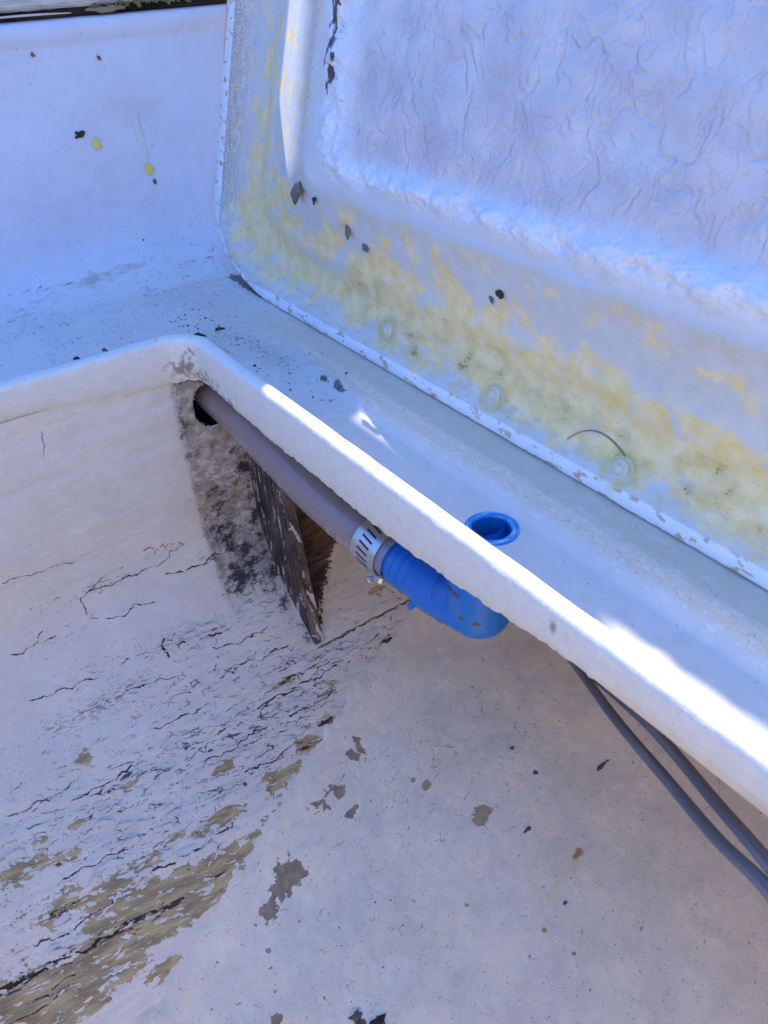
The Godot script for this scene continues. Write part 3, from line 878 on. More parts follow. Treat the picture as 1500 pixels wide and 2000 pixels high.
func build_moulding() -> void:
	var root := thing("cockpit_moulding", "white painted cockpit moulding with a raised lip round the open locker", "boat cockpit")
	# the path of the inner edge
	var pts := []
	var zs := []
	var z := 0.62
	while z > CORNER_R:
		zs.append(z)
		z -= 0.02 if z > 0.26 else 0.004
	for q in zs: pts.append([Vector2(0, q), Vector2(-1, 0)])
	for k in 25:
		var a := PI + PI / 2.0 * k / 24.0
		pts.append([Vector2(CORNER_R, CORNER_R) + Vector2(cos(a), sin(a)) * CORNER_R, Vector2(cos(a), sin(a))])
	var x := CORNER_R + 0.003
	while x < 1.16:
		pts.append([Vector2(x, 0), Vector2(0, -1)])
		x += 0.0026 if x < 0.64 else 0.03
	var outer := func(p: Vector2, n: Vector2) -> float:
		var d := 9.0
		if n.x < -1e-4: d = minf(d, (-0.158 - p.x) / n.x)
		if n.y < -1e-4: d = minf(d, (-0.40 - p.y) / n.y)
		return d
	# the lip: underside, inner face, rounded top
	var face := [0.0, 0.25, 0.5, 0.75, 1.0]
	var dl := [0.0013, 0.0016, 0.0022, 0.0030, 0.0040, 0.005, 0.0075, 0.010, 0.012]
	var P := []
	for k in 3 + face.size() + dl.size(): P.append(PackedVector3Array())
	for q in pts:
		var p: Vector2 = q[0]
		var n: Vector2 = q[1]
		var yb := rim_bottom(p.x, p.y)
		var rough := 0.0004 * na.get_noise_2d(p.x * 60.0, p.y * 60.0)
		var e := p + n * 0.011
		P[0].append(Vector3(e.x, -0.030, e.y))
		P[1].append(Vector3(e.x, minf(yb + 0.001, -0.031), e.y))
		e = p + n * 0.0062
		P[2].append(Vector3(e.x, yb - 0.0008, e.y))
		for i in face.size():
			var f: float = face[i]
			var d := lerpf(0.0028, 0.0003, f) + rough + 0.0005 * na.get_noise_3d(p.x * 90.0, f * 5.0, p.y * 90.0)
			if i == 0: d += 0.0012
			e = p + n * d
			P[3 + i].append(Vector3(e.x, lerpf(yb, 0.0046, f), e.y))
		for i in dl.size():
			e = p + n * float(dl[i])
			P[3 + face.size() + i].append(Vector3(e.x, ledge_y(e.x, e.y, dl[i]), e.y))
	var uvl := func(p: Vector3, _i, _j): return Vector2((ping(p.x, 0.45, 0.678) + 0.17) / 0.85, (-ping(-ping(p.z - p.y * 0.8, 0.02, 0.185), 0.09, 0.168) + 0.17) / 0.3575)
	put("lip", grid(P, func(p: Vector3, _i, _j): return Vector2((p.x - p.z + 0.22) / 0.86, (p.y + 0.06) / 0.09), false), mats.lip, root)
	# the ledge with its gutter
	var ds := [0.012, 0.014, 0.016]
	while ds[-1] < 0.13: ds.append(ds[-1] + 0.0022)
	P = []
	for k in ds.size() + 10: P.append(PackedVector3Array())
	for q in pts:
		var p: Vector2 = q[0]
		var n: Vector2 = q[1]
		var far: float = outer.call(p, n)
		for i in ds.size() + 10:
			var d: float = ds[i] if i < ds.size() else lerpf(0.1302, far, float(i - ds.size() + 1) / 10.0)
			var e := p + n * d
			P[i].append(Vector3(e.x, ledge_y(e.x, e.y, d), e.y))
	var keep := func(i: int, j: int) -> bool:
		var c: Vector3 = (P[i][j] + P[i + 1][j + 1]) * 0.5
		return Vector2(c.x, c.z).distance_to(HOLE) > 0.0158
	put("ledge", grid(P, uvl, false, keep), mats.ledge, root)
	# underside of the ledge
	P = []
	for k in 40: P.append(PackedVector3Array())
	for q in pts:
		var p: Vector2 = q[0]
		var n: Vector2 = q[1]
		var far: float = outer.call(p, n)
		for i in 40:
			var e := p + n * (0.011 + 0.0025 * i if i < 36 else lerpf(0.11, far + 0.004, (i - 35) / 4.0))
			P[i].append(Vector3(e.x, -0.030, e.y))
	var keep2 := func(i: int, j: int) -> bool:
		var c: Vector3 = (P[i][j] + P[i + 1][j + 1]) * 0.5
		return Vector2(c.x, c.z).distance_to(HOLE) > 0.0165
	put("ledge_underside", grid(P, uvl, true, keep2), mats.underside, root)
	# the far ends of the seat, which close the opening
	var far_end := put("seat_end", bar(Vector3(0.5, 0.034, 1.3), 0.006), mats.seat, root)
	far_end.position = Vector3(1.40, -0.009, 0.30)
	var front := put("seat_front", bar(Vector3(1.56, 0.034, 1.1), 0.006), mats.seat, root)
	front.position = Vector3(0.36, -0.009, 1.17)
	# the coaming, swept along z; its end follows the leaning lid
	var prof := PackedVector2Array([Vector2(-0.1580, -0.004)])
	for k in 15:
		var a := PI / 2.0 * k / 14.0
		prof.append(Vector2(-0.160 - 0.050 * pow(sin(a), 1.2), 0.052 - 0.056 * pow(cos(a), 1.15)))
	for k in 15: prof.append(Vector2(lerpf(-0.2112, -0.2272, k / 14.0), lerpf(0.058, 0.226, k / 14.0)))
	for q in [Vector2(-0.2268, 0.2290), Vector2(-0.2240, 0.2335), Vector2(-0.2240, 0.2420), Vector2(-0.2262, 0.2470), Vector2(-0.2300, 0.2488), Vector2(-0.2420, 0.2490)]: prof.append(q)
	P = []
	var arc := PackedFloat32Array([0.0])
	for i in range(1, prof.size()): arc.append(arc[i - 1] + prof[i].distance_to(prof[i - 1]))
	for i in prof.size():
		var R := PackedVector3Array()
		var ze := -0.185 - 0.268 * maxf(prof[i].y, 0.0)
		for j in 91:
			var zz := lerpf(ze, 0.62, pow(j / 90.0, 1.4))
			var w := 0.0009 * na.get_noise_2d(zz * 14.0, prof[i].y * 14.0)
			R.append(Vector3(prof[i].x + w, prof[i].y + (w if i > 0 and i < 12 else 0.0), zz))
		P.append(R)
	put("coaming", grid(P, func(p, i, _j): return Vector2((ping(p.z, -0.06, 0.138) + 0.26) / 0.40, minf(arc[i], 0.318) / 0.32), true), mats.coaming, root)
	# its back and its end, so that it has thickness
	P = []
	for i in prof.size():
		var ze := -0.185 - 0.268 * maxf(prof[i].y, 0.0)
		P.append(PackedVector3Array([Vector3(-0.30, prof[i].y - (0.004 if i == 0 else 0.0), ze), Vector3(prof[i].x, prof[i].y, ze)]))
	put("coaming_end", grid(P, func(p, _i, _j): return Vector2(p.x, p.y) * 3.0, true), mats.white, root)

func build_deck_edge() -> void:
	var root := thing("deck_edge_board", "weathered grey timber board along the top of the white coaming", "wood board", Vector3(0, 0, 0))
	# profile in x, y with a worn, rounded lower edge
	var prof := PackedVector2Array([Vector2(-0.275, 0.2565), Vector2(-0.232, 0.2562), Vector2(-0.2262, 0.2576), Vector2(-0.2238, 0.2606), Vector2(-0.2232, 0.2660), Vector2(-0.2240, 0.3180), Vector2(-0.2256, 0.3240), Vector2(-0.2300, 0.3286), Vector2(-0.250, 0.3296), Vector2(-0.2750, 0.3290)])
	var P := []
	var arc := PackedFloat32Array([0.0])
	for i in range(1, prof.size()): arc.append(arc[i - 1] + prof[i].distance_to(prof[i - 1]))
	for i in prof.size():
		var R := PackedVector3Array()
		for j in 120:
			var zz := lerpf(-0.189 - 0.268 * prof[i].y, 0.62, pow(j / 119.0, 1.3))
			var w := 0.0012 * na.get_noise_2d(zz * 60.0, i * 0.7) * (1.0 if i > 0 and i < 6 else 0.3)
			R.append(Vector3(prof[i].x + w * 0.5, prof[i].y + w, zz))
		P.append(R)
	put("board", grid(P, func(p, i, _j): return Vector2((p.z + 0.3) * 2.6, arc[i] * 9.0), true), mats.grey_wood, root)
	var end := PackedVector3Array()
	P = []
	for i in prof.size():
		var ze := -0.189 - 0.268 * prof[i].y
		P.append(PackedVector3Array([Vector3(-0.275, prof[i].y, ze), Vector3(prof[i].x, prof[i].y, ze)]))
	put("board_end", grid(P, func(p, _i, _j): return Vector2(p.x, p.y) * 8.0, true), mats.grey_wood, root)
	var gap_shade_bar := put("gap_shade_bar", bar(Vector3(0.012, 0.0075, 0.80), 0.001), mats.dark_shade_wood, root)  # dark bar added to paint in the shade of the gap under the board
	gap_shade_bar.position = Vector3(-0.2385, 0.2530, 0.135)
	# green growth and old sealant in the joint
	var g := RandomNumberGenerator.new()
	g.seed = 5
	var st := SurfaceTool.new()
	st.begin(Mesh.PRIMITIVE_TRIANGLES)
	for k in 40:
		var f := g.randf()
		var zz := lerpf(-0.195, -0.055, pow(f, 0.8))
		var m := flake(g.randf_range(0.001, 0.003), g.randf_range(0.0015, 0.004), g.randf_range(0.0008, 0.0022), k, 7, 0.4)
		st.append_from(m, 0, Transform3D(Basis(Vector3(0, 0, 1), -1.2).rotated(Vector3(1, 0, 0), g.randf() * 3.0), Vector3(-0.2262 + g.randf_range(-0.002, 0.001), 0.2570 + g.randf_range(-0.0015, 0.002), zz)))
	var moss := put("moss", st.commit(), mats.moss, root)
	moss.set_meta("kind", "stuff")
	var seal := PackedVector3Array()
	var rad := PackedFloat32Array()
	for k in 14:
		var f := k / 13.0
		seal.append(Vector3(-0.2275, 0.2535 + 0.0006 * sin(f * 9.0), lerpf(-0.088, -0.048, f)))
		rad.append(0.0031 * (0.35 + 0.65 * sin(PI * clampf(f * 1.1, 0.0, 1.0))) + 0.0004 * sin(f * 23.0))
	put("old_sealant", tube(seal, rad, 14), plain(Color8(132, 118, 96), 0.85), root)
	seal = PackedVector3Array()
	rad = PackedFloat32Array()
	for k in 14:
		var f := k / 13.0
		seal.append(Vector3(-0.2275, 0.2525 + 0.0010 * sin(f * 3.0), lerpf(-0.034, 0.06, f)))
		rad.append(0.0010 * (0.4 + 0.6 * sin(PI * clampf(f * 1.05, 0.0, 1.0))))
	put("old_sealant", tube(seal, rad, 12), plain(Color8(196, 192, 186), 0.8), root)

func build_hull() -> void:
	var root := thing("hull", "white painted hull planking and bottom inside the locker, its paint cracked and peeling", "boat hull")
	# even steps along the curve of the side
	var ys := PackedFloat32Array()
	var ac := PackedFloat32Array([0.0])
	for k in 821: ys.append(-0.5434 * k / 820.0)
	for k in range(1, 821): ac.append(ac[k - 1] + Vector2(ys[k] - ys[k - 1], hull_x(ys[k], 0) - hull_x(ys[k - 1], 0)).length())
	for k in 791:
		var w := ac[820] * k / 790.0
		var i := ac.bsearch(w)
		i = clampi(i, 1, 820)
		arc_y.append(lerpf(ys[i - 1], ys[i], (w - ac[i - 1]) / maxf(ac[i] - ac[i - 1], 1e-9)))
	# three broad planks with shallow joints between them
	var bounds := [0.024, 0.1855, 0.3905, HULL_L]
	for k in 3:
		var w0: float = bounds[k]
		var w1: float = bounds[k + 1]
		var rows := int((w1 - w0) / 0.002) + 1
		var P := []
		var ws := PackedFloat32Array()
		for i in rows + 1:
			var w := lerpf(w0, w1, float(i) / rows)
			ws.append(w)
			var R := PackedVector3Array()
			var y := hull_y(w)
			var edge := minf(absf(w - w0) if k > 0 else 1.0, absf(w - w1) if k < 2 else 1.0)
			for j in 420:
				var z := lerpf(HULL_Z0, HULL_Z1, j / 419.0)
				var relief := lerpf(0.0016, 0.0008, sm(0.4, 0.5, w)) * na.get_noise_2d(z * 8.0, w * 30.0) - (0.0007 * maxf(0.0, 1.0 - edge / 0.003)) * (1.0 if z < 0.02 or k == 1 else 0.4)
				# paint blistered and shrunk where the wood is bare
				relief += 0.0012 * nb_.get_noise_2d(z * 20.0, w * 120.0) * sm(0.26, 0.4, w)
				relief -= 0.0022 * sm(0.024, 0.016, z) * sm(0.34, 0.30, w)
				relief -= 0.007 * sm(foot_y(z) + 0.010, foot_y(z) - 0.006, y)
				R.append(Vector3(hull_x(y, z) + relief, y + relief * 0.8 * sm(0.3, 0.5, w), z))
			P.append(R)
		var keep := func(i: int, j: int) -> bool:
			var c: Vector3 = (P[i][j] + P[i + 1][j + 1]) * 0.5
			var dy := (c.y + 0.0725) / 0.0265
			var dz := (c.z + 0.0225) / 0.0265
			return dy * dy + dz * dz > 1.0 or c.y < -0.0955
		put("plank", grid(P, func(p, i, _j): return Vector2((-ping(-ping(p.z, 0.2, 0.418), -0.1, 0.218) - WALL_Z0) / WALL_W, ping(ws[i], 0.4, 0.638) / 0.64), true, keep if k == 0 else null), mats.wall, root)
	# flakes of paint that have lifted along the grain
	var g := RandomNumberGenerator.new()
	g.seed = 19
	var st := SurfaceTool.new()
	st.begin(Mesh.PRIMITIVE_TRIANGLES)
	for k in 170:
		var c: Array = [[20, 420, 70, 30], [100, 430, 80, 40], [220, 440, 90, 40], [150, 500, 90, 26], [260, 510, 80, 36], [-60, 405, 60, 16], [0, 470, 40, 18], [60, 318, 40, 12]][g.randi() % 8]
		var z: float = (c[0] + g.randfn(0.0, 0.6) * c[2]) * 0.001
		var w: float = (c[1] + g.randfn(0.0, 0.6) * c[3]) * 0.001
		if w > 0.58 or z < -0.2 or z > 0.4: continue
		var y := hull_y(w)
		var p := Vector3(hull_x(y, z), y, z)
		if y < foot_y(z) + 0.02: continue
		var dn := (Vector3(hull_x(hull_y(w + 0.004), z), hull_y(w + 0.004), z) - p).normalized()
		var al := Vector3(0, 0, 1) - dn * 0.13
		var n := al.cross(dn).normalized()
		if n.x < 0.0: n = -n
		var L := g.randf_range(0.0025, 0.008)
		var m := flake(L * g.randf_range(0.3, 0.6), L, 0.00035, 100 + k, 9, 0.42)
		var B := Basis(dn, n, al.normalized()) * Basis(Vector3(0, 0, 1), g.randf_range(-0.6, 0.05)) * Basis(Vector3(0, 1, 0), g.randf_range(-0.3, 0.3))
		st.append_from(m, 0, Transform3D(B, p + n * 0.0007))
	var lifted := put("lifted_paint", st.commit(), plain(Color8(212, 206, 192), 0.85), root)
	lifted.set_meta("kind", "stuff")
	# the splintered hole that the hose leaves through
	var hole := PackedVector3Array()
	var hr := PackedFloat32Array()
	for k in 6:
		hole.append(Vector3(-0.0075 - 0.016 * k, -0.0725, -0.0225))
		hr.append(0.0272 + 0.0004 * k)
	put("hose_hole", tube(hole, hr, 28, false), mats.dark_shade_wood, root)
	var back := put("hole_back", bar(Vector3(0.008, 0.09, 0.09), 0.001), mats.dark_shade_wood, root)  # dark sheet standing in for the shade deep inside the hole
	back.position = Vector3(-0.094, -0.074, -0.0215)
	# the smooth bottom, running on from the foot of the planking
	var qs := PackedFloat32Array()
	var q := -0.032
	while q < 1.15:
		qs.append(q)
		q += 0.003 if q < 0.44 else 0.05
	var F := []
	for qq in qs:
		var R := PackedVector3Array()
		for j in 241:
			var z := lerpf(-0.54, 0.64, j / 240.0)
			var yj := foot_y(z)
			var x := hull_x(yj, z) + qq
			var flat := yj - 0.012 * (1.0 - exp(-maxf(qq, 0.0) / 0.10))
			var side := hull_y_at(x) + lerpf(-0.0024, 0.0022, sm(-0.032, -0.012, qq + 0.012 * na.get_noise_2d(z * 18.0, 3.0) + 0.006 * na.get_noise_2d(z * 70.0, 8.0)))
			var t := 0.007
			var y := flat + t * log(1.0 + exp(clampf((side - flat) / t, -30.0, 30.0)))
			var relief := 0.0014 * na.get_noise_2d(x * 9.0, z * 9.0)
			R.append(Vector3(x, y + relief * sm(-0.02, 0.03, qq), z))
		F.append(R)
	put("hull_bottom", grid(F, func(p, _i, _j): return Vector2((ping(p.x, 0.4, 0.698) - FLOOR_X0) / FLOOR_W, (-ping(-ping(p.z, 0.0, 0.278), 0.2, 0.368) - FLOOR_Z0) / FLOOR_W), true), mats.floor, root)
	var skin := put("added_hull_skin", bar(Vector3(0.012, 0.62, 1.05), 0.002), mats.white, root)  # unseen sheet added to stop sun leaking through between the planks
	skin.position = Vector3(-0.166, -0.325, 0.115)
	# the ends of the locker
	for b in [[Vector3(1.5, 0.46, 0.02), Vector3(0.55, -0.315, -0.395)], [Vector3(1.5, 0.46, 0.02), Vector3(0.55, -0.315, 0.632)], [Vector3(0.02, 0.46, 1.2), Vector3(1.17, -0.315, 0.14)]]:
		var e := put("locker_end", bar(b[0] + Vector3(0, 0.16, 0), 0.002), mats.raw_ply, root)
		e.position = b[1]

func build_bracket() -> void:
	var root := thing("wooden_bracket", "dark stained wooden bracket board with scraps of white paint, under the clear hose", "bracket")
	# outline in x, y, in the plane z = -0.045, following the planking on its inner side
	var inner := PackedVector2Array()
	for k in 24:
		var y := lerpf(-0.032, -0.349, k / 23.0)
		inner.append(Vector2(hull_x(y, -0.05) - 0.003, y))
	var outer := PackedVector2Array()
	for k in 24:
		var y := lerpf(-0.032, -0.349, k / 23.0)
		var x := 0.050 + (0.094 - 0.050) * clampf((-y - 0.09) / 0.27, 0.0, 1.0)
		outer.append(Vector2(maxf(x + 0.0012 * na.get_noise_1d(y * 160.0), inner[k].x + 0.004), y))
	for side in [0, 1, 2]:
		var P := []
		for k in 24:
			var zf := -0.0450
			var zb := -0.0575
			if side == 0: P.append(PackedVector3Array([Vector3(inner[k].x, inner[k].y, zf), Vector3(lerpf(inner[k].x, outer[k].x, 0.5), inner[k].y, zf), Vector3(outer[k].x - 0.0012, outer[k].y, zf)]))
			if side == 1: P.append(PackedVector3Array([Vector3(outer[k].x - 0.0012, outer[k].y, zf), Vector3(outer[k].x, outer[k].y, zf - 0.0012), Vector3(outer[k].x, outer[k].y, zb)]))
			if side == 2: P.append(PackedVector3Array([Vector3(outer[k].x, outer[k].y, zb), Vector3(inner[k].x, inner[k].y, zb)]))
		put(["board_face", "board_edge", "board_back"][side], grid(P, func(p, _i, _j): return Vector2(-p.y * 2.2, (p.x + p.z) * 5.0), true), mats.bracket if side != 1 else mats.bracket_edge, root)

func build_hose() -> void:
	var axis := PackedVector3Array()
	var key := [Vector3(-0.085, -0.064, -0.0225), Vector3(-0.02, -0.0705, -0.0250), Vector3(0.028, -0.080, -0.030), Vector3(0.153, -0.1035, -0.037), Vector3(0.226, -0.112, -0.043), Vector3(0.267, -0.1145, -0.047), Vector3(0.305, -0.1150, -0.050), Vector3(0.330, -0.112, -0.052)]
	var cv := Curve3D.new()
	for i in key.size():
		var t: Vector3 = (key[mini(i + 1, key.size() - 1)] - key[maxi(i - 1, 0)]) * 0.16
		cv.add_point(key[i], -t, t)
	cv.bake_interval = 0.003
	var L := cv.get_baked_length()
	var along := func(a: float, b: float, n: int) -> PackedVector3Array:
		var o := PackedVector3Array()
		for k in n + 1: o.append(cv.sample_baked(lerpf(a, b, float(k) / n), true))
		return o
	var near := func(p: Vector3) -> float: return cv.get_closest_offset(p)
	var c0: float = near.call(Vector3(0.226, -0.112, -0.043))
	var c1: float = near.call(Vector3(0.255, -0.114, -0.046))
	var h1: float = near.call(Vector3(0.263, -0.1143, -0.0466))
	# --- the hose
	var hose := thing("drain_hose", "cloudy clear plastic drain hose running from the hole in the planking to the blue elbow", "hose")
	var pts: PackedVector3Array = along.call(0.0, h1, 90)
	var rad := PackedFloat32Array()
	for k in 91: rad.append(lerpf(0.0175, 0.0202, minf(k / 60.0, 1.0)) + 0.00035 * na.get_noise_1d(k * 6.0))
	put("hose_wall", tube(pts, rad, 40, false), mats.hose, hose)
	rad = PackedFloat32Array()
	pts = along.call(0.0, c0 - 0.004, 80)
	for k in 81: rad.append(lerpf(0.0136, 0.0158, minf(k / 54.0, 1.0)))
	put("grimy_bore", tube(pts, rad, 32, true), mats.hose_inside, hose)
	# --- the clip
	var clip := thing("hose_clip", "stainless steel worm drive hose clip with dark slots around the clear hose", "hose clip")
	var bp: PackedVector3Array = along.call(c0, c1, 8)
	rad = PackedFloat32Array()
	for k in 9: rad.append(0.0212 + (0.00025 if k > 0 and k < 8 else 0.0))
	put("band", tube(bp, rad, 64, false), mats.steel, clip)
	var mid := cv.sample_baked((c0 + c1) / 2.0, true)
	var ax := (cv.sample_baked(c1, true) - cv.sample_baked(c0, true)).normalized()
	var up := Vector3.UP
	up = (up - ax * up.dot(ax)).normalized()
	var sd := ax.cross(up)
	# slots pressed through the band: short dark bars standing a hair above it
	for k in 17:
		var a := deg_to_rad(-60.0 + 15.5 * k)
		var nrm := (sd * cos(a) + up * sin(a))
		var tan_ := ax.cross(nrm)
		var slot := put("slot", bar(Vector3(0.0135, 0.0005, 0.0019), 0.00022), mats.slot, clip)
		slot.transform = Transform3D(Basis(ax * 0.98 + tan_ * 0.17, nrm, tan_ * 0.98 - ax * 0.17).orthonormalized(), mid + nrm * 0.02142)
	var hb := (sd * 0.35 - up * 0.94).normalized()
	var hs := put("screw_housing", bar(Vector3(0.017, 0.009, 0.013), 0.0022), mats.steel, clip)
	hs.transform = Transform3D(Basis(ax, hb, ax.cross(hb)).orthonormalized(), mid + hb * 0.0244 + ax * 0.008)
	var screw := put("screw", tube(PackedVector3Array([Vector3(-0.013, 0, 0), Vector3(-0.006, 0, 0), Vector3(0.006, 0, 0), Vector3(0.011, 0, 0), Vector3(0.0115, 0, 0)]), PackedFloat32Array([0.003, 0.003, 0.003, 0.0042, 0.0036]), 18), mats.steel, clip)
	screw.transform = Transform3D(Basis(ax.cross(hb), hb, -ax).orthonormalized(), mid + hb * 0.0264 + ax * 0.008)
	# --- the blue drain fitting: tail, elbow, spigot up through the gutter, flange ring
	var fit := thing("drain_elbow", "blue plastic drain elbow fixed under the gutter with its open bore above", "pipe elbow")
	var e0: float = near.call(Vector3(0.240, -0.113, -0.0445))
	var tail: PackedVector3Array = along.call(e0, L, 150)
	rad = PackedFloat32Array()
	for k in 151:
		var f := k / 150.0
		var r := 0.0136
		if f < 0.30: r = 0.0168
		elif f < 0.56: r = 0.0180 + 0.0027 * (1.0 - fposmod((f - 0.30) * 11.6, 1.0))
		else: r = lerpf(0.0196, 0.0222, sm(0.56, 0.75, f))
		rad.append(r)
	put("tail", tube(tail, rad, 40, true), mats.blue, fit)
	var body := PackedVector2Array()
	for k in 13:
		var a := PI / 2.0 * k / 12.0
		body.append(Vector2(0.0236 * sin(a), -0.1045 - 0.0175 * cos(a)))
	for q in [Vector2(0.0238, -0.090), Vector2(0.0232, -0.070), Vector2(0.0222, -0.045), Vector2(0.0215, -0.031), Vector2(0.0150, -0.0305), Vector2(0.0150, -0.0225)]: body.append(q)
	var b := put("elbow_body", lathe(body, 48), mats.blue, fit)
	b.position = Vector3(HOLE.x - 0.010, 0, HOLE.y - 0.001)
	# fill between tail and body
	var blend := put("elbow_neck", tube(PackedVector3Array([cv.sample_baked(L - 0.018, true), cv.sample_baked(L, true) + Vector3(0.004, 0.002, 0), Vector3(HOLE.x - 0.014, -0.103, HOLE.y - 0.001), Vector3(HOLE.x - 0.008, -0.101, HOLE.y - 0.001)]), PackedFloat32Array([0.0204, 0.0225, 0.0232, 0.014]), 40), mats.blue, fit)
	var peg := put("moulding_peg", tube(PackedVector3Array([Vector3(0, 0.004, 0), Vector3(0, -0.004, 0), Vector3(0, -0.0052, 0)]), PackedFloat32Array([0.0030, 0.0027, 0.0018]), 14), mats.blue, fit)
	peg.position = cv.sample_baked(near.call(Vector3(0.305, -0.115, -0.050)), true) + Vector3(-0.004, -0.0126, 0.0180)
	peg.rotation.x = -0.96
	var ring := PackedVector2Array([Vector2(0.0133, -0.0222), Vector2(0.01335, -0.0216), Vector2(0.0138, -0.0206), Vector2(0.0150, -0.0203), Vector2(0.0172, -0.0205), Vector2(0.0184, -0.0212), Vector2(0.0189, -0.0226)])
	var f := put("flange_ring", lathe(ring, 56), mats.blue_worn, fit)
	f.position = Vector3(HOLE.x, 0, HOLE.y)
	var bore := put("bore", lathe(PackedVector2Array([Vector2(0.0, -0.062), Vector2(0.0127, -0.0615), Vector2(0.0129, -0.040), Vector2(0.0132, -0.0220)]), 40), mats.blue, fit)
	bore.position = Vector3(HOLE.x, 0, HOLE.y)
	# brown scabs on the elbow
	var g := RandomNumberGenerator.new()
	g.seed = 8
	for k in 7:
		var a := g.randf_range(0.6, 2.3)
		var n := Vector3(cos(a), 0, sin(a))
		var sc := put("dirt_scab", flake(g.randf_range(0.0015, 0.0035), g.randf_range(0.0015, 0.003), 0.0006, 30 + k, 9, 0.4), plain(Color8(104, 88, 76), 0.9), fit)
		sc.transform = Transform3D(Basis(Vector3.UP.cross(n), n, Vector3.UP), b.position + n * 0.0236 + Vector3(0, g.randf_range(-0.10, -0.062), 0))

func build_cables() -> void:
	var pick := [[[0.33, -0.245, -0.178], [0.362, -0.215, -0.155], [0.453, -0.168, -0.100], [0.524, -0.125, -0.057], [0.576, -0.089, -0.023], [0.614, -0.054, 0.004], [0.66, -0.02, 0.04]],
		[[0.325, -0.255, -0.188], [0.353, -0.230, -0.166], [0.420, -0.184, -0.130], [0.492, -0.139, -0.091], [0.562, -0.095, -0.045], [0.605, -0.056, -0.009], [0.65, -0.02, 0.03]]]
	var labels := ["grey electric cable farther from the white lip, left one of the hanging pair", "grey electric cable nearer the white lip, right one of the hanging pair"]
	for k in 2:
		var cv := Curve3D.new()
		var L: Array = pick[k]
		for i in L.size():
			var p := Vector3(L[i][0], L[i][1], L[i][2])
			var a: Array = L[maxi(i - 1, 0)]
			var b: Array = L[mini(i + 1, L.size() - 1)]
			var t := (Vector3(b[0], b[1], b[2]) - Vector3(a[0], a[1], a[2])) * 0.16
			cv.add_point(p, -t, t)
		cv.bake_interval = 0.004
		var pts := cv.get_baked_points()
		var rad := PackedFloat32Array()
		for i in pts.size(): rad.append(0.0039 + 0.0001 * na.get_noise_1d(i * 9.0))
		var o := put("cable", tube(pts, rad, 20, true, 0.86), mats.cable)
		tag(o, labels[k], "cable", "cables hanging under the lip")

# ------------------------------------------------------------------ the lid
const LX0 := -0.19
const LX1 := 1.00
const LS1 := 0.61

func lid_ring(e: float, samples: Array) -> PackedVector2Array:
	var ix := 0.233 * e
	var iy := 0.126 * e
	var x0 := LX0 + ix
	var x1 := LX1 - ix
	var s0 := iy
	var s1 := LS1 - iy
	var rx := lerpf(0.15, 0.045, minf(e, 1.0)) * clampf((2.41 - e) / 0.6, 0.0, 1.0)
	var ry := lerpf(0.08, 0.030, minf(e, 1.0)) * clampf((2.41 - e) / 0.6, 0.0, 1.0)
	var o := PackedVector2Array()
	for q in samples:
		var side: int = q[0]
		var f: float = q[1]
		var p := Vector2.ZERO
		match side:
			0: p = Vector2(x0, lerpf(s1 - ry, s0 + ry, f))
			1: p = Vector2(x0 + rx, s0 + ry) + Vector2(-cos(f * PI / 2.0) * rx, -sin(f * PI / 2.0) * ry)
			2: p = Vector2(lerpf(x0 + rx, x1 - rx, f), s0)
			3: p = Vector2(x1 - rx, s0 + ry) + Vector2(sin(f * PI / 2.0) * rx, -cos(f * PI / 2.0) * ry)
			4: p = Vector2(x1, lerpf(s0 + ry, s1 - ry, f))
			5: p = Vector2(x1 - rx, s1 - ry) + Vector2(cos(f * PI / 2.0) * rx, sin(f * PI / 2.0) * ry)
			6: p = Vector2(lerpf(x1 - rx, x0 + rx, f), s1)
			7: p = Vector2(x0 + rx, s1 - ry) + Vector2(-sin(f * PI / 2.0) * rx, cos(f * PI / 2.0) * ry)
		o.append(p)
	return o

func lid_n(e: float, leftish: float, p: Vector2) -> float:
	# height of the inside above the rim's plane
	var n := 0.0
	if e < 0.05: n = -0.0016 * pow(1.0 - e / 0.05, 2.0)
	elif e < 0.30: n = -0.008 * sm(0.065, 0.19, e)
	else: n = -0.008
	var start := lerpf(0.58, 0.48, leftish)
	var mid := lerpf(0.60, 0.555, leftish)
	n += 0.012 * sm(0.36, mid, e)
	# rise to the core
	if e > start:
		var f := clampf((e - mid) / (1.0 - mid), 0.0, 1.0)
		n += lerpf(0.027, 0.032, lerpf(leftish, 0.5, sm(1.0, 1.6, e))) * lerpf(lerpf(f, sm(0.0, 1.0, f), 0.5), f, leftish)
	if e > 0.98: n -= 0.0008 * sm(0.98, 1.05, e)
	if e > 1.04:
		var seam := exp(-pow((e - 1.165 - 0.03 * na.get_noise_2d(p.x * 20.0, p.y * 20.0)) / 0.065, 2.0))
		n += 0.0040 * seam * (0.9 + 1.5 * na.get_noise_2d(p.x * 28.0 + 3.0, p.y * 28.0))
		n -= 0.0024 * sm(1.18, 1.34, e)
		var core := sm(1.10, 1.35, e)
		n += core * (0.0020 * nb_.get_noise_2d(p.x * 13.0, p.y * 13.0) + 0.0013 * nr_.get_noise_2d(p.x * 9.0 + 2.0 * p.y, p.y * 6.0))
	return n

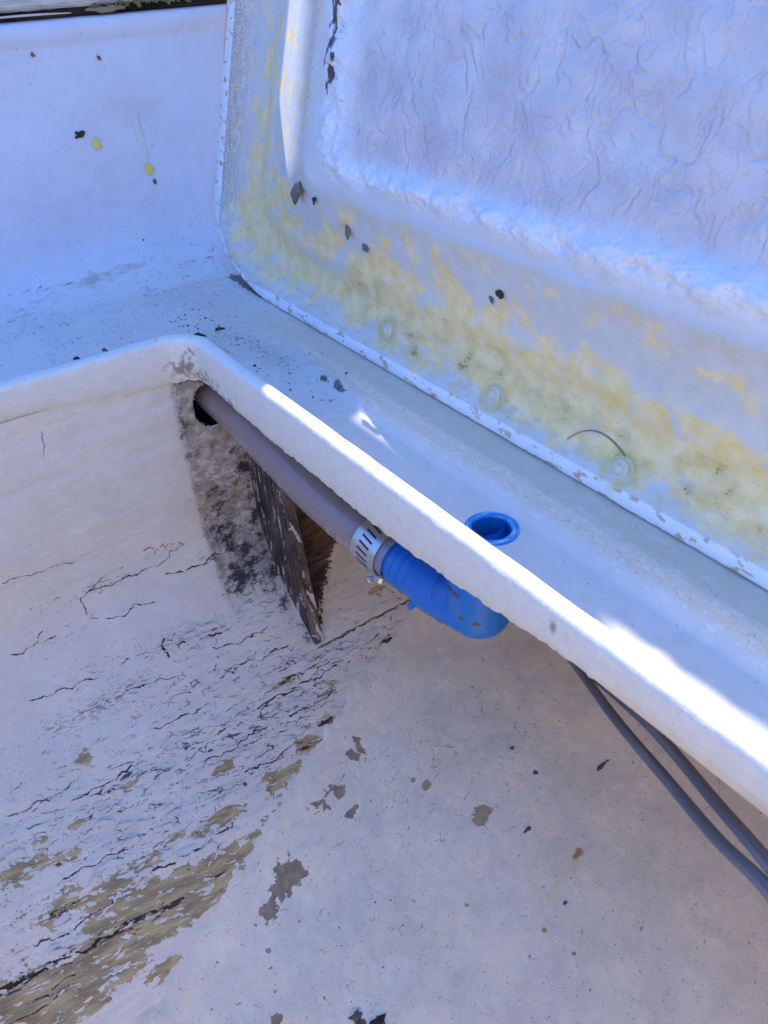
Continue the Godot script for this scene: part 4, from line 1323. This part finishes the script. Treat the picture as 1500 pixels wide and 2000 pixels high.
func build_lid() -> void:
	var root := thing("locker_lid", "open white locker lid leaning back on its hinge edge, its inside stained yellow", "locker lid", LID_FOOT)
	root.rotation_degrees.x = -LEAN
	var samples := []
	for k in 100: samples.append([0, k / 99.0])
	for k in range(1, 60): samples.append([1, k / 60.0])
	for k in 300: samples.append([2, pow(k / 299.0, 1.25)])
	for k in range(1, 8): samples.append([3, k / 8.0])
	for k in 16: samples.append([4, k / 15.0])
	for k in range(1, 8): samples.append([5, k / 8.0])
	for k in 40: samples.append([6, k / 39.0])
	for k in range(1, 8): samples.append([7, k / 8.0])
	samples.append([0, 0.0])
	var leftish := PackedFloat32Array()
	for q in samples: leftish.append(1.0 if q[0] in [0, 4] else (1.0 - sm(0.25, 0.85, q[1]) if q[0] == 1 else (0.5 if q[0] in [3, 5, 7] else 0.0)))
	var strip := func(e0: float, e1: float, n: int) -> Array:
		var P := []
		for i in n + 1:
			var e := lerpf(e0, e1, float(i) / n)
			var ring := lid_ring(e, samples)
			var R := PackedVector3Array()
			for j in ring.size():
				var w := Vector2.ZERO
				if e < 0.12: w = Vector2(0.0006, 0.0006) * na.get_noise_2d(ring[j].x * 60.0, ring[j].y * 60.0)
				R.append(Vector3(ring[j].x + w.x, ring[j].y + w.y, lid_n(e, leftish[j], ring[j])))
			P.append(R)
		return P
	var uvl := func(p: Vector3, _i, _j): return Vector2((ping(p.x, 0.1, 0.598) + 0.2) / 0.8, minf(p.y, LS1 - p.y) / 0.32)
	put("rim", grid(strip.call(0.0, 0.09, 10), uvl, true), mats.lid, root)
	put("flange", grid(strip.call(0.09, 1.0, 64), uvl, true), mats.lid, root)
	put("core_panel", grid(strip.call(1.0, 2.4205, 172), uvl, true), mats.lid_core, root)
	# the outer skin: side wall and top of the lid
	var P := []
	var out := [[0.0, -0.0016], [-0.006, -0.003], [-0.010, -0.010], [-0.008, -0.026], [0.02, -0.034], [0.12, -0.037], [1.0, -0.040], [2.40, -0.041]]
	for q in out:
		var ring := lid_ring(q[0], samples)
		var R := PackedVector3Array()
		for p in ring: R.append(Vector3(p.x, maxf(p.y, 0.0), q[1]))
		P.append(R)
	put("outer_skin", grid(P, uvl, false), mats.white, root)
	# the raw yellow edge at the upper left corner of the skin
	var ed := put("worn_edge", tube(PackedVector3Array([Vector3(-0.1902, 0.20, -0.003), Vector3(-0.1905, 0.225, -0.0035), Vector3(-0.1907, 0.26, -0.004), Vector3(-0.1906, 0.32, -0.004)]), PackedFloat32Array([0.0008, 0.0026, 0.0030, 0.0026]), 12), plain(Color8(206, 176, 112), 0.7), root)
	# hinge bolts: washer, nut and end, all under old paint
	for q in [Vector2(0.146, 0.030), Vector2(0.284, 0.024), Vector2(0.407, 0.020)]:
		var e: float = q.y / 0.126
		var n := lid_n(e, 0.0, q) - 0.0008
		var nut := put("hinge_bolt", lathe(PackedVector2Array([Vector2(0.0, 0.0046), Vector2(0.0022, 0.0045), Vector2(0.0034, 0.0036), Vector2(0.0036, 0.0022), Vector2(0.0058, 0.0019), Vector2(0.0066, 0.0011), Vector2(0.0068, -0.002)]), 28), mats.bolt, root)
		nut.transform = Transform3D(Basis(Vector3.RIGHT, Vector3(0, 0.05, 1).normalized(), Vector3(0, -1, 0.05).normalized()), Vector3(q.x, q.y, n + 0.0006))
		var ws := put("washer", lathe(PackedVector2Array([Vector2(0.0062, 0.0009), Vector2(0.0092, 0.0008), Vector2(0.0102, 0.0003), Vector2(0.0104, -0.002)]), 32), mats.bolt_stained, nut)
		ws.position = Vector3(0.0008, -0.0002, 0.0003)

# ------------------------------------------------------------------ crumbs, drips and other small things
func build_small_things() -> void:
	var cn := Vector3(1, 0.0904, 0).normalized()
	var on_wall := Basis(Vector3(0, 0, -1), cn, Vector3(-cn.y, cn.x, 0) * -1.0).orthonormalized()
	var drip := func(called: String, label: String, p: Vector3, rx: float, rz: float, th: float, m: Material, sd: int, cat: String, spin := 0.0, rough := 0.1):
		var o := put(called, flake(rx, rz, th, sd, 14, rough), m)
		o.transform = Transform3D(on_wall * Basis(Vector3.UP, spin), p + cn * 0.0006)
		tag(o, label, cat)
	drip.call("resin_drip", "round yellow resin drip on the white coaming beside a dark leaf scrap", Vector3(-0.2188, 0.139, -0.026), 0.0042, 0.0058, 0.0012, mats.resin, 3, "drip")
	drip.call("leaf_scrap", "dark brown curled leaf scrap stuck on the white coaming", Vector3(-0.2197, 0.150, -0.011), 0.0045, 0.0030, 0.0022, mats.leaf, 6, "leaf scrap", 0.4, 0.5)
	drip.call("leaf_scrap", "small reddish seed case low on the coaming near the lid corner", Vector3(-0.2089, 0.036, -0.050), 0.0022, 0.0050, 0.0015, mats.leaf_red, 7, "leaf scrap", 0.1, 0.2)
	drip.call("leaf_scrap", "tiny red brown husk just below the resin run on the coaming", Vector3(-0.2148, 0.094, -0.078), 0.0018, 0.0028, 0.0012, mats.leaf_red, 8, "leaf scrap", 0.5, 0.3)
	drip.call("leaf_scrap", "brown fleck on the coaming under the grey board, above the resin run", Vector3(-0.2252, 0.213, -0.050), 0.0020, 0.0026, 0.0010, mats.leaf_red, 12, "leaf scrap", 1.0, 0.4)
	drip.call("leaf_scrap", "brown fleck at the upper left of the coaming near the board", Vector3(-0.2262, 0.222, 0.012), 0.0016, 0.0026, 0.0010, mats.leaf_red, 13, "leaf scrap", 0.6, 0.4)
	# the long dried run of resin
	var run := thing("resin_run", "long dried resin run ending in a yellow bead on the coaming", "drip")
	var pts := PackedVector3Array()
	var rad := PackedFloat32Array()
	for k in 17:
		var f := k / 16.0
		pts.append(Vector3(lerpf(-0.2207, -0.2163, f), lerpf(0.164, 0.110, f), lerpf(-0.0735, -0.0745, f) + 0.0006 * sin(f * 7.0)))
		rad.append(0.0036 + 0.0004 * sin(f * 19.0))
	var r := put("film", tube(pts, rad, 12, true, 0.14), mats.film, run)
	var bead := put("bead", flake(0.0044, 0.0062, 0.0016, 9, 14, 0.08), mats.resin, run)
	bead.transform = Transform3D(on_wall, Vector3(-0.2160, 0.107, -0.0745) + cn * 0.0006)
	# grit on the ledge
	var crumb := func(called: String, label: String, p: Vector3, rx: float, rz: float, th: float, m: Material, sd: int, cat: String, spin: float):
		var o := put(called, flake(rx, rz, th, sd, 9, 0.4), m)
		o.transform = Transform3D(Basis(Vector3.UP, spin), p)
		tag(o, label, cat)
	crumb.call("dark_flake", "dark flake lying behind the rounded corner of the lip", Vector3(-0.010, 0.0, -0.018), 0.0050, 0.0028, 0.0020, mats.leaf, 21, "debris", 0.5)
	crumb.call("dark_flake", "dark flake on the ledge halfway between the lip corner and the lid corner", Vector3(-0.020, -0.004, -0.043), 0.0042, 0.0026, 0.0018, mats.leaf, 22, "debris", 1.1)
	crumb.call("paint_flake", "orange brown flake by the lip on the left ledge", Vector3(-0.047, -0.004, 0.063), 0.0035, 0.0020, 0.0015, mats.leaf_red, 23, "debris", 0.2)
	crumb.call("dark_flake", "small dark flake on the left ledge, next to the orange brown one", Vector3(-0.047, -0.004, 0.090), 0.0030, 0.0024, 0.0014, mats.leaf, 24, "debris", 0.9)
	var g := RandomNumberGenerator.new()
	g.seed = 77
	var tool_: Array = []
	for k in 3:
		var st := SurfaceTool.new()
		st.begin(Mesh.PRIMITIVE_TRIANGLES)
		tool_.append(st)
	for k in 90:
		var c: Vector2 = [Vector2(0.045, -0.05), Vector2(0.0, -0.035), Vector2(-0.05, -0.03), Vector2(0.12, -0.07)][g.randi() % 4]
		var p := c + Vector2(g.randfn(0.0, 0.03), g.randfn(0.0, 0.014))
		if gap_to_opening(p.x, p.y) < 0.018 or p.y < -0.105 or p.x < -0.15: continue
		var s := g.randf_range(0.0005, 0.0016) * (1.6 if g.randf() < 0.1 else 1.0)
		var m := flake(s, s * g.randf_range(0.5, 1.0), s * 0.7, k, 7, 0.4)
		tool_[g.randi() % 3].append_from(m, 0, Transform3D(Basis(Vector3.UP, g.randf() * TAU), Vector3(p.x, ledge_y(p.x, p.y, gap_to_opening(p.x, p.y)) - 0.0001, p.y)))
	for k in 3:
		var o := put("grit", tool_[k].commit(), [mats.leaf, mats.crumb_tan, mats.crumb_grey][k])
		tag(o, ["dark grit scattered on the ledge behind the lip corner", "tan grit scattered on the ledge behind the lip corner", "grey grit scattered on the ledge behind the lip corner"][k], "grit", "", "stuff")
	# scraps clinging to the inside of the lid
	var lid := Transform3D(Basis(Vector3.RIGHT, deg_to_rad(-LEAN)), LID_FOOT)
	var on_lid := func(called: String, label: String, q: Vector3, rx: float, rz: float, th: float, m: Material, sd: int, cat: String, spin: float):
		var o := put(called, flake(rx, rz, th, sd, 10, 0.45), m)
		var e := q.y / 0.126
		var lf := sm(0.09, 0.03, q.x)
		o.transform = lid * Transform3D(Basis(Vector3.RIGHT, Vector3(0, 0, 1), Vector3(0, -1, 0)) * Basis(Vector3.UP, spin), Vector3(q.x, q.y, lid_n(e, lf * 0.4, Vector2(q.x, q.y)) + 0.0003))
		tag(o, label, cat)
	on_lid.call("dirt_clump", "tangled dark dirt clump at the foot of the sunlit strip on the lid", Vector3(0.036, 0.119, 0.0200), 0.0090, 0.0070, 0.0040, mats.leaf_grey, 31, "dirt", 0.8)
	on_lid.call("dirt_clump", "small dark scrap right of the tangled dirt clump on the lid", Vector3(0.062, 0.118, 0.0215), 0.0024, 0.0030, 0.0016, mats.leaf, 32, "dirt", 0.3)
	on_lid.call("moss_scrap", "upright grey green scrap on the lid above the first hinge bolt", Vector3(0.105, 0.104, 0.0090), 0.0032, 0.0100, 0.0022, mats.moss_grey, 33, "dirt", 0.15)
	on_lid.call("moss_scrap", "rough grey green crumb under the upright scrap on the lid", Vector3(0.124, 0.094, 0.0050), 0.0036, 0.0042, 0.0020, mats.moss_grey, 34, "dirt", 0.9)
	on_lid.call("dirt_clump", "round dark bead of dirt on the yellow stain above the middle bolt", Vector3(0.290, 0.101, 0.0075), 0.0034, 0.0032, 0.0024, mats.leaf, 35, "dirt", 0.2)
	on_lid.call("dirt_clump", "elongated grey scrap beside the round dark bead on the lid", Vector3(0.279, 0.094, 0.0050), 0.0022, 0.0046, 0.0014, mats.leaf_grey, 36, "dirt", 0.6)
	# the thick dead stalk across the last bolt
	pts = PackedVector3Array()
	rad = PackedFloat32Array()
	for k in 17:
		var f := k / 16.0
		var q := Vector3(lerpf(0.360, 0.415, f), 0.0205 + 0.013 * sin(PI * pow(f, 0.8)) + 0.004 * f, 0.0)
		q.z = lid_n(q.y / 0.126, 0.0, Vector2(q.x, q.y)) + 0.0006
		pts.append(lid * q)
		rad.append(lerpf(0.0003, 0.0008, f))
	var hair := put("dead_stalk", tube(pts, rad, 8), plain(Color8(132, 122, 88), 0.9))
	tag(hair, "thin curved dead stalk on the lid by the right hand hinge bolt", "plant stalk")
	# broken paint shards at the near end of the floor
	for q in [[Vector3(0.420, -0.4455, 0.105), 0.0085, 0.0050, 41, "dark broken paint shard on the hull bottom at the lower edge, larger of two"], [Vector3(0.405, -0.4475, 0.116), 0.0055, 0.0050, 42, "grey curled paint shard on the hull bottom beside the larger dark one"]]:
		var o := put("paint_shard", flake(q[1], q[2], 0.0030, q[3], 9, 0.5), mats.leaf_grey if q[3] == 42 else mats.leaf)
		o.transform = Transform3D(Basis(Vector3.UP, 0.5 * q[3]), q[0])
		tag(o, q[4], "debris")

func build_shade_rail() -> void:
	# unseen rail, added only so that its shadow falls along the gutter
	var o := thing("added_shade_rail", "long round tube added out of view to shade the gutter, ending in a rounded cap", "rail", Vector3(0.44, -0.01, -0.044) + sun_dir() * 1.35)
	put("tube", tube(PackedVector3Array([Vector3(-3.2, 0.02, -0.060), Vector3(-1.6, 0.01, -0.030), Vector3(-0.03, 0, -0.0006), Vector3(-0.004, 0, 0)]), PackedFloat32Array([0.0225, 0.0225, 0.0225, 0.0225]), 32), mats.steel, o)
	put("end_cap", tube(PackedVector3Array([Vector3(-0.004, 0, 0), Vector3(0.0, 0, 0), Vector3(0.006, 0, 0), Vector3(0.010, 0, 0)]), PackedFloat32Array([0.0225, 0.023, 0.021, 0.013]), 32), mats.steel, o)

func sun_dir() -> Vector3:
	# towards the sun: just behind the plane of the open lid
	return Vector3(-0.74, 0.63, -0.204).normalized()

func _ready() -> void:
	# ---- camera
	var cam := Camera3D.new()
	cam.name = "camera"
	add_child(cam)
	cam.look_at_from_position(Vector3(0.67124, 0.30, 0.24233), Vector3(0.67124 - 0.66832, 0.30 - 0.58982, 0.24233 - 0.45328), Vector3(-0.46018, 0.80657, -0.37105))
	cam.fov = 66.06
	cam.near = 0.02
	cam.far = 60.0
	var lens := CameraAttributesPhysical.new()
	lens.frustum_focal_length = 18.46
	lens.frustum_focus_distance = 0.80
	lens.frustum_near = 0.02
	lens.frustum_far = 60.0
	lens.exposure_aperture = 9.0
	cam.attributes = lens
	cam.current = true
	# ---- sky, sun, exposure
	var we := WorldEnvironment.new()
	we.name = "environment"
	var env := Environment.new()
	env.background_mode = Environment.BG_SKY
	var sky := Sky.new()
	var sk := ProceduralSkyMaterial.new()
	sk.sky_top_color = Color(0.34, 0.50, 0.80)
	sk.sky_horizon_color = Color(0.66, 0.74, 0.88)
	sk.sky_curve = 0.12
	sk.ground_bottom_color = Color(0.42, 0.40, 0.38)
	sk.ground_horizon_color = Color(0.60, 0.60, 0.60)
	sk.sun_angle_max = 20.0
	sky.sky_material = sk
	env.sky = sky
	env.ambient_light_source = Environment.AMBIENT_SOURCE_SKY
	env.background_energy_multiplier = 1.0
	env.tonemap_mode = Environment.TONE_MAPPER_LINEAR
	env.tonemap_exposure = 3.3
	env.sdfgi_enabled = true
	env.ssao_enabled = true
	env.ssil_enabled = true
	we.environment = env
	add_child(we)
	var sun := DirectionalLight3D.new()
	sun.name = "sun"
	sun.light_energy = 1.15
	sun.light_color = Color(1.0, 0.95, 0.86)
	sun.light_angular_distance = 1.0
	sun.shadow_enabled = true
	add_child(sun)
	sun.look_at_from_position(sun_dir() * 5.0, Vector3.ZERO, Vector3.UP)
	# ---- shared noise and materials
	na = noise(101, 1.0, 4)
	nb_ = noise(102, 1.0, 3)
	nr_ = noise(103, 1.0, 2)
	nr_.fractal_type = FastNoiseLite.FRACTAL_RIDGED
	mats.wall = surface(wall_texture(), 0.85, 1.3, 0.3)
	mats.floor = surface(floor_texture(), 0.85, 0.9, 0.3)
	var lt := lid_texture()
	mats.lid = surface(lt, 0.62, 1.4, 0.4)
	mats.lid_core = surface(lt, 0.3, 3.2, 0.6)
	var le := ledge_texture()
	mats.ledge = surface(le, 0.5, 0.7, 0.45)
	mats.lip = surface(lip_texture(), 0.65, 0.55, 0.4)
	mats.coaming = surface(coaming_texture(), 0.45, 0.5, 0.45)
	mats.grey_wood = surface(wood_texture(111, Color8(146, 146, 142), Color8(200, 197, 190), 0.0), 0.85, 1.0, 0.3)
	mats.dark_shade_wood = surface(wood_texture(121, Color8(36, 30, 27), Color8(74, 62, 54), 0.0), 0.9, 1.0, 0.2)  # dark grain; its darkness stands in for shade in the deck gap and hose hole
	mats.bracket = surface(wood_texture(131, Color8(56, 48, 44), Color8(104, 92, 82), 0.22), 0.85, 1.0, 0.3)
	mats.bracket_edge = surface(wood_texture(141, Color8(70, 60, 54), Color8(122, 110, 98), 0.34), 0.85, 1.0, 0.3)
	mats.white = plain(Color8(224, 220, 212), 0.7)
	mats.underside = plain(Color8(200, 182, 154), 0.9)
	mats.raw_ply = plain(Color8(206, 180, 142), 0.9)
	mats.seat = plain(Color8(226, 212, 188), 0.8)
	mats.blue = surface(dusty_texture(151, Color8(0, 104, 190), Color8(120, 140, 160), 0.45), 0.38, 0.25, 0.5)
	mats.blue_worn = surface(dusty_texture(171, Color8(20, 120, 200), Color8(206, 214, 216), 0.95), 0.7, 0.3, 0.4)
	mats.steel = plain(Color8(196, 196, 194), 0.34, 0.85)
	mats.slot = plain(Color8(34, 38, 52), 0.6)
	mats.hose = plain(Color(0.76, 0.69, 0.66, 0.44), 0.26, 0.0, 0.9)
	mats.hose.clearcoat_enabled = true
	mats.hose.clearcoat = 0.9
	mats.hose.clearcoat_roughness = 0.06
	mats.hose.transparency = BaseMaterial3D.TRANSPARENCY_ALPHA
	mats.hose_inside = plain(Color8(118, 92, 80), 0.8)
	mats.cable = surface(dusty_texture(161, Color8(112, 110, 112), Color8(176, 168, 156), 0.5), 0.6, 0.2, 0.5)
	mats.resin = plain(Color8(206, 196, 96), 0.25)
	mats.film = plain(Color8(190, 196, 196), 0.25)
	mats.leaf = plain(Color8(52, 38, 36), 0.85)
	mats.leaf_red = plain(Color8(124, 74, 60), 0.8)
	mats.leaf_grey = plain(Color8(104, 92, 80), 0.9)
	mats.moss = plain(Color8(96, 98, 62), 0.95)
	mats.moss_grey = plain(Color8(104, 104, 84), 0.95)
	mats.crumb_tan = plain(Color8(168, 134, 108), 0.9)
	mats.crumb_grey = plain(Color8(140, 142, 148), 0.9)
	mats.bolt = plain(Color8(200, 194, 168), 0.6)
	mats.bolt_stained = plain(Color8(192, 180, 132), 0.75)
	mats.varnish = plain(Color8(128, 84, 46), 0.4)
	# ---- structure, then objects, then details
	build_hull()
	build_moulding()
	build_deck_edge()
	build_lid()
	build_bracket()
	build_hose()
	build_cables()
	build_shade_rail()
	build_small_things()
